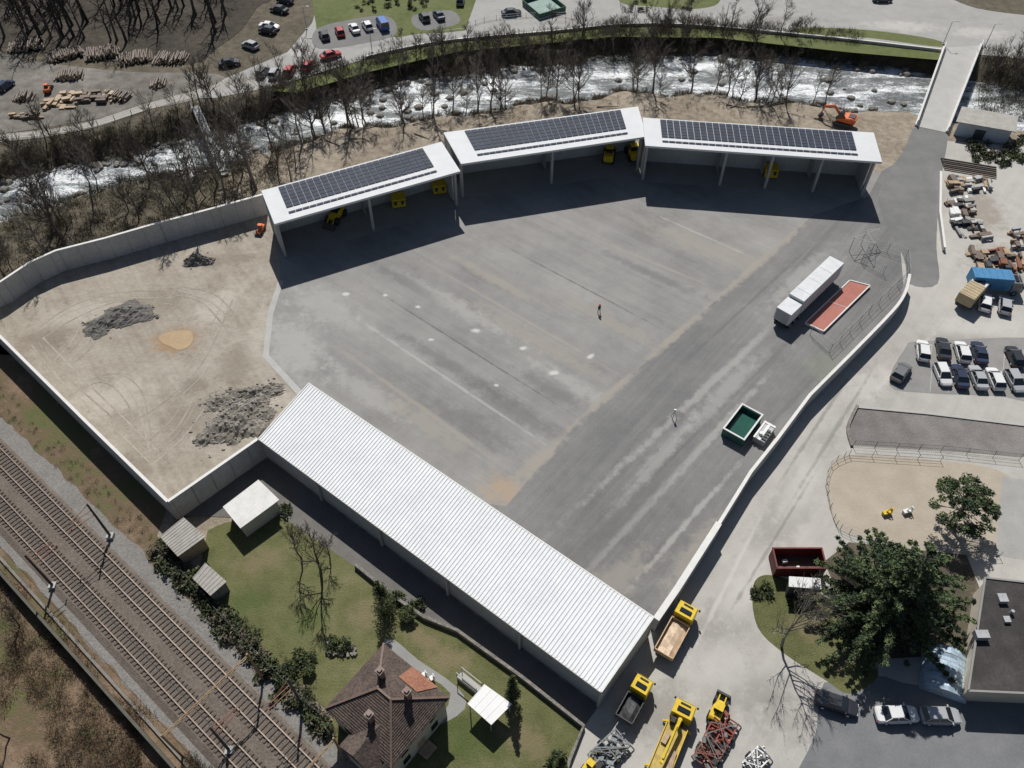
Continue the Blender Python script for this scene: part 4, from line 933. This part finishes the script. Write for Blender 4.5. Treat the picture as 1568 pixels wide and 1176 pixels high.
brushobj('riverbank_brush',pts,1.2,1.4,60,.7,twig,probs=(.35,.35,.3))
pts=[]
for i in range(160):
    px,py=R(1508,1640),R(84,165); pts.append(P(px,py))
brushobj('riverbank_brush',pts,1.5,2.0,60,.7,twig,probs=(.3,.35,.35))
pts=[]
for i in range(260):
    t=R(0,1); a=lerp((235,838),(500,1118),t); pts.append(P(a[0]+random.gauss(0,9),a[1]+random.gauss(0,8)))
brushobj('railway_hedge',pts,.7,1.2,55,.32,[bushl[0],bushl[1],twig[1]],thin=False,probs=(.3,.35,.35))
pts=[]
for i in range(200):
    s_=R(-20,75); pts.append(tp(s_,R(-6.5,-3.9)))
brushobj('verge_tufts',pts,.4,.3,30,.3,[bushl[1],twig[1],bushl[2]],probs=(.3,.4,.3))
m_fern=leafm('dead_fern',(.24,.15,.09))
pts=[]
for i in range(1500):
    px=R(-60,330); lo=max(840,860+px*1.02)
    if lo<1200: pts.append(P(px,R(lo,1240)))
pts=[p for p in pts if sin(p[0]*.35+1)*sin(p[1]*.4)+.4*sin(p[0]*1.1+p[1])>-.25]
brushobj('slope_brush',pts,.8,.5,45,.4,[twig[1],m_fern,bushl[1]],probs=(.35,.45,.2))
pts=[P(R(1480,1568),R(212,250)) for _ in range(60)]
brushobj('shrub_mass',pts,.8,1.0,60,.35,[bushl[0],bushl[1],twig[1]],thin=False)
pts=[]
for (a,b,n,s) in[(465,1010,14,14),(520,990,16,16),(610,918,10,10),(640,925,6,8),(1165,905,10,12),(1545,245,20,14),(850,1165,10,14),(300,880,14,14),(980,10,10,14),(640,6,14,14),(600,6,10,10),(1220,925,6,8),(440,1030,10,14),(265,850,8,10),(430,785,8,12),(1050,6,8,14),(560,10,8,14)]:
    for i in range(n): pts.append(P(a+R(-s,s),b+R(-s,s)*.7))
brushobj('garden_shrubs',pts,.6,.9,70,.28,[bushl[0],bushl[1],bushl[2]],thin=False)
def leafy(name,x,y,clumps,mats,n,size,trunk_h,trunk_r,flat=1):
    E=empty(name,(x,y,0)); m=MB(); p=Vector((0,0,0))
    for i in range(6):
        q=p+Vector((R(-.12,.12),R(-.12,.12),trunk_h/6)); m.cyl(p,q,trunk_r*(1-i/7),trunk_r*(1-(i+1)/7),8,0,False); p=q
    for (cx,cy,cz,cr,ch) in clumps: m.cyl((0,0,max(.3,cz-math.hypot(cx,cy)*.25)),(cx,cy,cz),trunk_r*.22,.03,4,0,False)
    m.obj('trunk_and_limbs',[bark],parent=E)
    C=np.array([(a,b,c-h/2) for a,b,c,r,h in clumps]); K=len(C)
    v,t,q=cloud(C,np.array([c[3] for c in clumps]),np.array([c[4] for c in clumps]),n,size)
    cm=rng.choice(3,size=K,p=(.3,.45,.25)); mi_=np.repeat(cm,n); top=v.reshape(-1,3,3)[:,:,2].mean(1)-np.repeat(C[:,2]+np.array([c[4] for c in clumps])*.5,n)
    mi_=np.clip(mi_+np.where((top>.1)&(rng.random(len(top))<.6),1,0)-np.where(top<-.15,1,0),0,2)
    o=npmesh('crown',v,t,mats,mi_); o.parent=E; return E
def cedar_clumps(h,rad,layers,seed):
    rd=random.Random(seed); out=[]
    for l in range(layers):
        t=l/(layers-1); z=h*(.12+.86*t); r=rad*(1-t)**.75*rd.uniform(.85,1.1)+.3
        nb=max(4,int(9*(1-t)+4)); a0=rd.uniform(0,6)
        for b in range(nb):
            a=a0+2*pi*b/nb+rd.uniform(-.3,.3); L=r*rd.uniform(.7,1.22)
            k=max(1,int(L/.75))
            for j in range(1,k+1):
                f=j/k; q=L*f; w=(.75*(1-f)+.28)*rd.uniform(.8,1.2)
                side=rd.uniform(-.35,.35)*(1-f)
                out.append((q*cos(a)-side*sin(a),q*sin(a)+side*cos(a),z-.10*q+rd.uniform(-.1,.1),w,rd.uniform(.22,.4)))
    out.append((0,0,h,.3,1)); return out
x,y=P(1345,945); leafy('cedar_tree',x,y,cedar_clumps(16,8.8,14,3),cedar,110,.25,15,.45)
rd=random.Random(5); cl=[]
for i in range(85):
    a=rd.uniform(0,6.28);q=3.8*rd.random()**.5; z=7.0-q*q*.18+rd.uniform(-1.6,.4); cl.append((q*cos(a),q*sin(a),z,rd.uniform(.35,.85),rd.uniform(.4,.8)))
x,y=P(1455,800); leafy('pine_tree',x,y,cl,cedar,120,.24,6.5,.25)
def cypress(px,py,h,r,name='cypress_tree'):
    x,y=P(px,py); cl=[]
    for i in range(60):
        t=random.random(); rr_=r*max(.12,(1-t)**.7*min(1,.5+t*4)); a=R(0,6.28); cl.append((rr_*.55*cos(a),rr_*.55*sin(a),.4+h*t,rr_*.45+.08,.6))
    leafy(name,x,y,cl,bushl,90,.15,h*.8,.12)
cypress(590,935,7.0,1.9,'conifer_tree');cypress(785,1072,6.5,1.05);cypress(857,1182,5.0,.9)
def bush(px,py,r,h,name='round_bush'):
    x,y=P(px,py); cl=[]
    for i in range(26): a=R(0,6.28);q=r*random.random()**.5*.8; cl.append((q*cos(a),q*sin(a),h*(.4+.45*math.sqrt(max(0,1-(q/r)**2))),r*.3,h*.35))
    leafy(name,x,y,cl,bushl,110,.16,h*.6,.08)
bush(625,945,1.1,1.4);bush(475,1030,.8,1.0)
m=MB()
for i in range(60):
    x,y=P(R(500,545),R(985,1005)); s=R(.15,.4); m.box((x,y,s/2),(s,s*.8,s*.7),R(0,3))
m.obj('garden_rocks',[stone])
m=MB()
for (a,b) in[(650,1035),(662,1040),(655,1048)]:
    x,y=P(a,b); m.box((x,y,.45),(.5,.5,.06),.6,0); m.box((x+.2,y+.1,.75),(.06,.45,.6),.6,0)
    for s in(-1,1):
        for t in(-1,1): m.box((x+s*.2,y+t*.2,.22),(.05,.05,.44),0,0)
wobj(m,'garden_chairs',[white_p])
fence('metal_fence',PL([(1306,684),(1440,692),(1560,705)]),1.4,mats=[darkst],mesh=True,w=.035)
fence('metal_fence',smooth(PL([(1264,745),(1272,712),(1300,697)]),3,False)+PL([(1440,706)]),1.2,w=.035)
fence('metal_fence',smooth(PL([(1264,745),(1276,795),(1300,818),(1400,842),(1530,852)]),3,False),1.2,w=.035)
wall('low_stone_wall',smooth(PL([(1312,622),(1298,655),(1304,684)]),4,False),0,.3,.4,[stone])
wall('low_stone_wall',PL([(1312,624),(1420,634),(1650,662)]),0,.15,.3,[conc])
fence('garden_fence',PL([(265,862),(330,935),(430,1040),(495,1100)]),1.2,mats=[darkst],w=.05)
for (px,py) in[(1357,787),(1388,785)]:
    x,y=P(px,py); m=MB()
    m.box((0,0,.5),(1.2,.5,.12));m.box((.5,0,.8),(.1,.4,.6));m.bar((-.5,0,.1),(.3,0,1.2),.1,.15)
    for s in(-1,1): m.cyl((.4*s,-.2,.25),(.4*s,.2,.25),.25,.25,8)
    m.obj('playground_rocker',[yellow if px<1370 else white_p],loc=(x,y,0),rz=.3)
def lamp(px,py,h=6):
    x,y=P(px,py); m=MB(); m.cyl((x,y,0),(x,y,h),.09,.06,8); m.bar((x,y,h),(x+.9,y,h+.15),.07,.07); m.box((x+1.1,y,h+.15),(.6,.25,.1)); m.box((x,y,.1),(.4,.4,.2))
    wobj(m,'street_lamp',[steel])
for a in[(570,80),(1444,68),(1110,38),(1508,72),(470,45)]: lamp(*a,5)
x,y=P(1031,640); m=MB()
for k in range(3): m.bar((.5*cos(k*2.1),.5*sin(k*2.1),0),(0,0,1.4),.06,.06,0)
m.cyl((0,0,1.35),(0,0,1.7),.16,.14,8,1); m.box((0,0,1.78),(.3,.2,.16),0,1); m.obj('survey_tripod',[steel,white_p],loc=(x,y,.01))
# ------------------------------------------------------------------ person
def person(px,py,hdg):
    V=[(0,0,.95,.15),(0,0,1.15,.14),(0,0,1.38,.17),(0,0,1.50,.06),(.02,0,1.58,.07),(.02,0,1.68,.10),(.02,0,1.75,.07)];Eg=[(0,1),(1,2),(2,3),(3,4),(4,5),(5,6)]
    for s in(-1,1):
        b=len(V); f=.12*s
        V+=[(0,s*.10,.88,.10),(f*.6,s*.12,.50,.07),(f-.03,s*.13,.10,.045),(f+.16,s*.14,.04,.04)]
        Eg+=[(0,b),(b,b+1),(b+1,b+2),(b+2,b+3)]
        b=len(V); V+=[(0,s*.19,1.42,.07),(-f*.4,s*.25,1.14,.048),(.08-f*.4,s*.27,.90,.034),(.10-f*.4,s*.27,.83,.032)]
        Eg+=[(2,b),(b,b+1),(b+1,b+2),(b+2,b+3)]
        for k in range(5):
            h=len(V); o=(k-2)*.018
            if k==4: V+=[(.14-f*.4,s*.25,.85,.009),(.155-f*.4,s*.25,.81,.008)]
            else: V+=[(.10-f*.4+o,s*.272,.77,.009),(.115-f*.4+o,s*.262,.735+abs(o)*.3,.008)]
            Eg+=[(b+3,h),(h,h+1)]
    me=bpy.data.meshes.new('person'); me.from_pydata([v[:3] for v in V],Eg,[]); o=bpy.data.objects.new('person_tmp',me); SC.collection.objects.link(o)
    md=o.modifiers.new('s','SKIN'); sv=me.skin_vertices[0].data
    for i,v in enumerate(V): sv[i].radius=(v[3],v[3])
    sv[0].use_root=True
    sb=o.modifiers.new('u','SUBSURF'); sb.levels=2
    dg=bpy.context.evaluated_depsgraph_get(); nm=bpy.data.meshes.new_from_object(o.evaluated_get(dg)); bpy.data.objects.remove(o)
    nm.materials.clear()
    for q in(skin,cloth,helm): nm.materials.append(q)
    for p in nm.polygons:
        c=p.center; p.material_index=2 if c.z>1.69 else 0 if (c.z>1.5 or (abs(c.y)>.2 and c.z<.88)) else 1
        p.use_smooth=True
    E=empty('person',(*P(px,py),.01),radians(hdg)); b=bpy.data.objects.new('body',nm); SC.collection.objects.link(b); b.parent=E
    m=MB()
    rings=[[(.02+r*cos(t*pi/6)*1.15,r*sin(t*pi/6),z) for t in range(12)] for r,z in((.15,1.70),(.135,1.72),(.125,1.78),(.09,1.83),(.03,1.855))]
    m.loft(rings); m.obj('helmet',[helm],parent=E)
    m=MB(); m.box((.125,0,1.62),(.04,.03,.05)); m.box((.115,.035,1.655),(.02,.025,.012),0,1);m.box((.115,-.035,1.655),(.02,.025,.012),0,1);m.box((.118,0,1.575),(.02,.05,.012),0,2)
    for s in(-1,1): m.box((.02,s*.105,1.63),(.04,.02,.06))
    m.obj('face',[skin,darkst,redc],parent=E)
person(917,479,-60)
# ------------------------------------------------------------------ light + camera
el=radians(51); az=math.atan2(1,-.09)
sd=Vector((cos(el)*cos(az),cos(el)*sin(az),sin(el)))
L=bpy.data.lights.new('sun','SUN'); L.energy=4.8; L.angle=radians(.5); L.color=(1,.972,.92)
lo=bpy.data.objects.new('sun',L); SC.collection.objects.link(lo); lo.rotation_euler=sd.to_track_quat('Z','Y').to_euler(); lo.location=(0,80,120)
w=bpy.data.worlds.new('World'); SC.world=w; w.use_nodes=True; nt=w.node_tree; bg=nt.nodes['Background']
sk=nt.nodes.new('ShaderNodeTexSky'); sk.sky_type='NISHITA'; sk.sun_disc=False; sk.sun_elevation=el; sk.sun_rotation=math.atan2(sd.x,sd.y)
nt.links.new(sk.outputs[0],bg.inputs[0]); bg.inputs[1].default_value=.05
cd=bpy.data.cameras.new('camera'); cd.sensor_width=36; cd.lens=36*FL/1568; cd.clip_end=3000
co=bpy.data.objects.new('camera',cd); SC.collection.objects.link(co); co.location=(0,0,HC); co.rotation_euler=(radians(90)-TH,0,0); SC.camera=co
SC.view_settings.view_transform='Standard'; SC.view_settings.look='None'; SC.view_settings.exposure=0
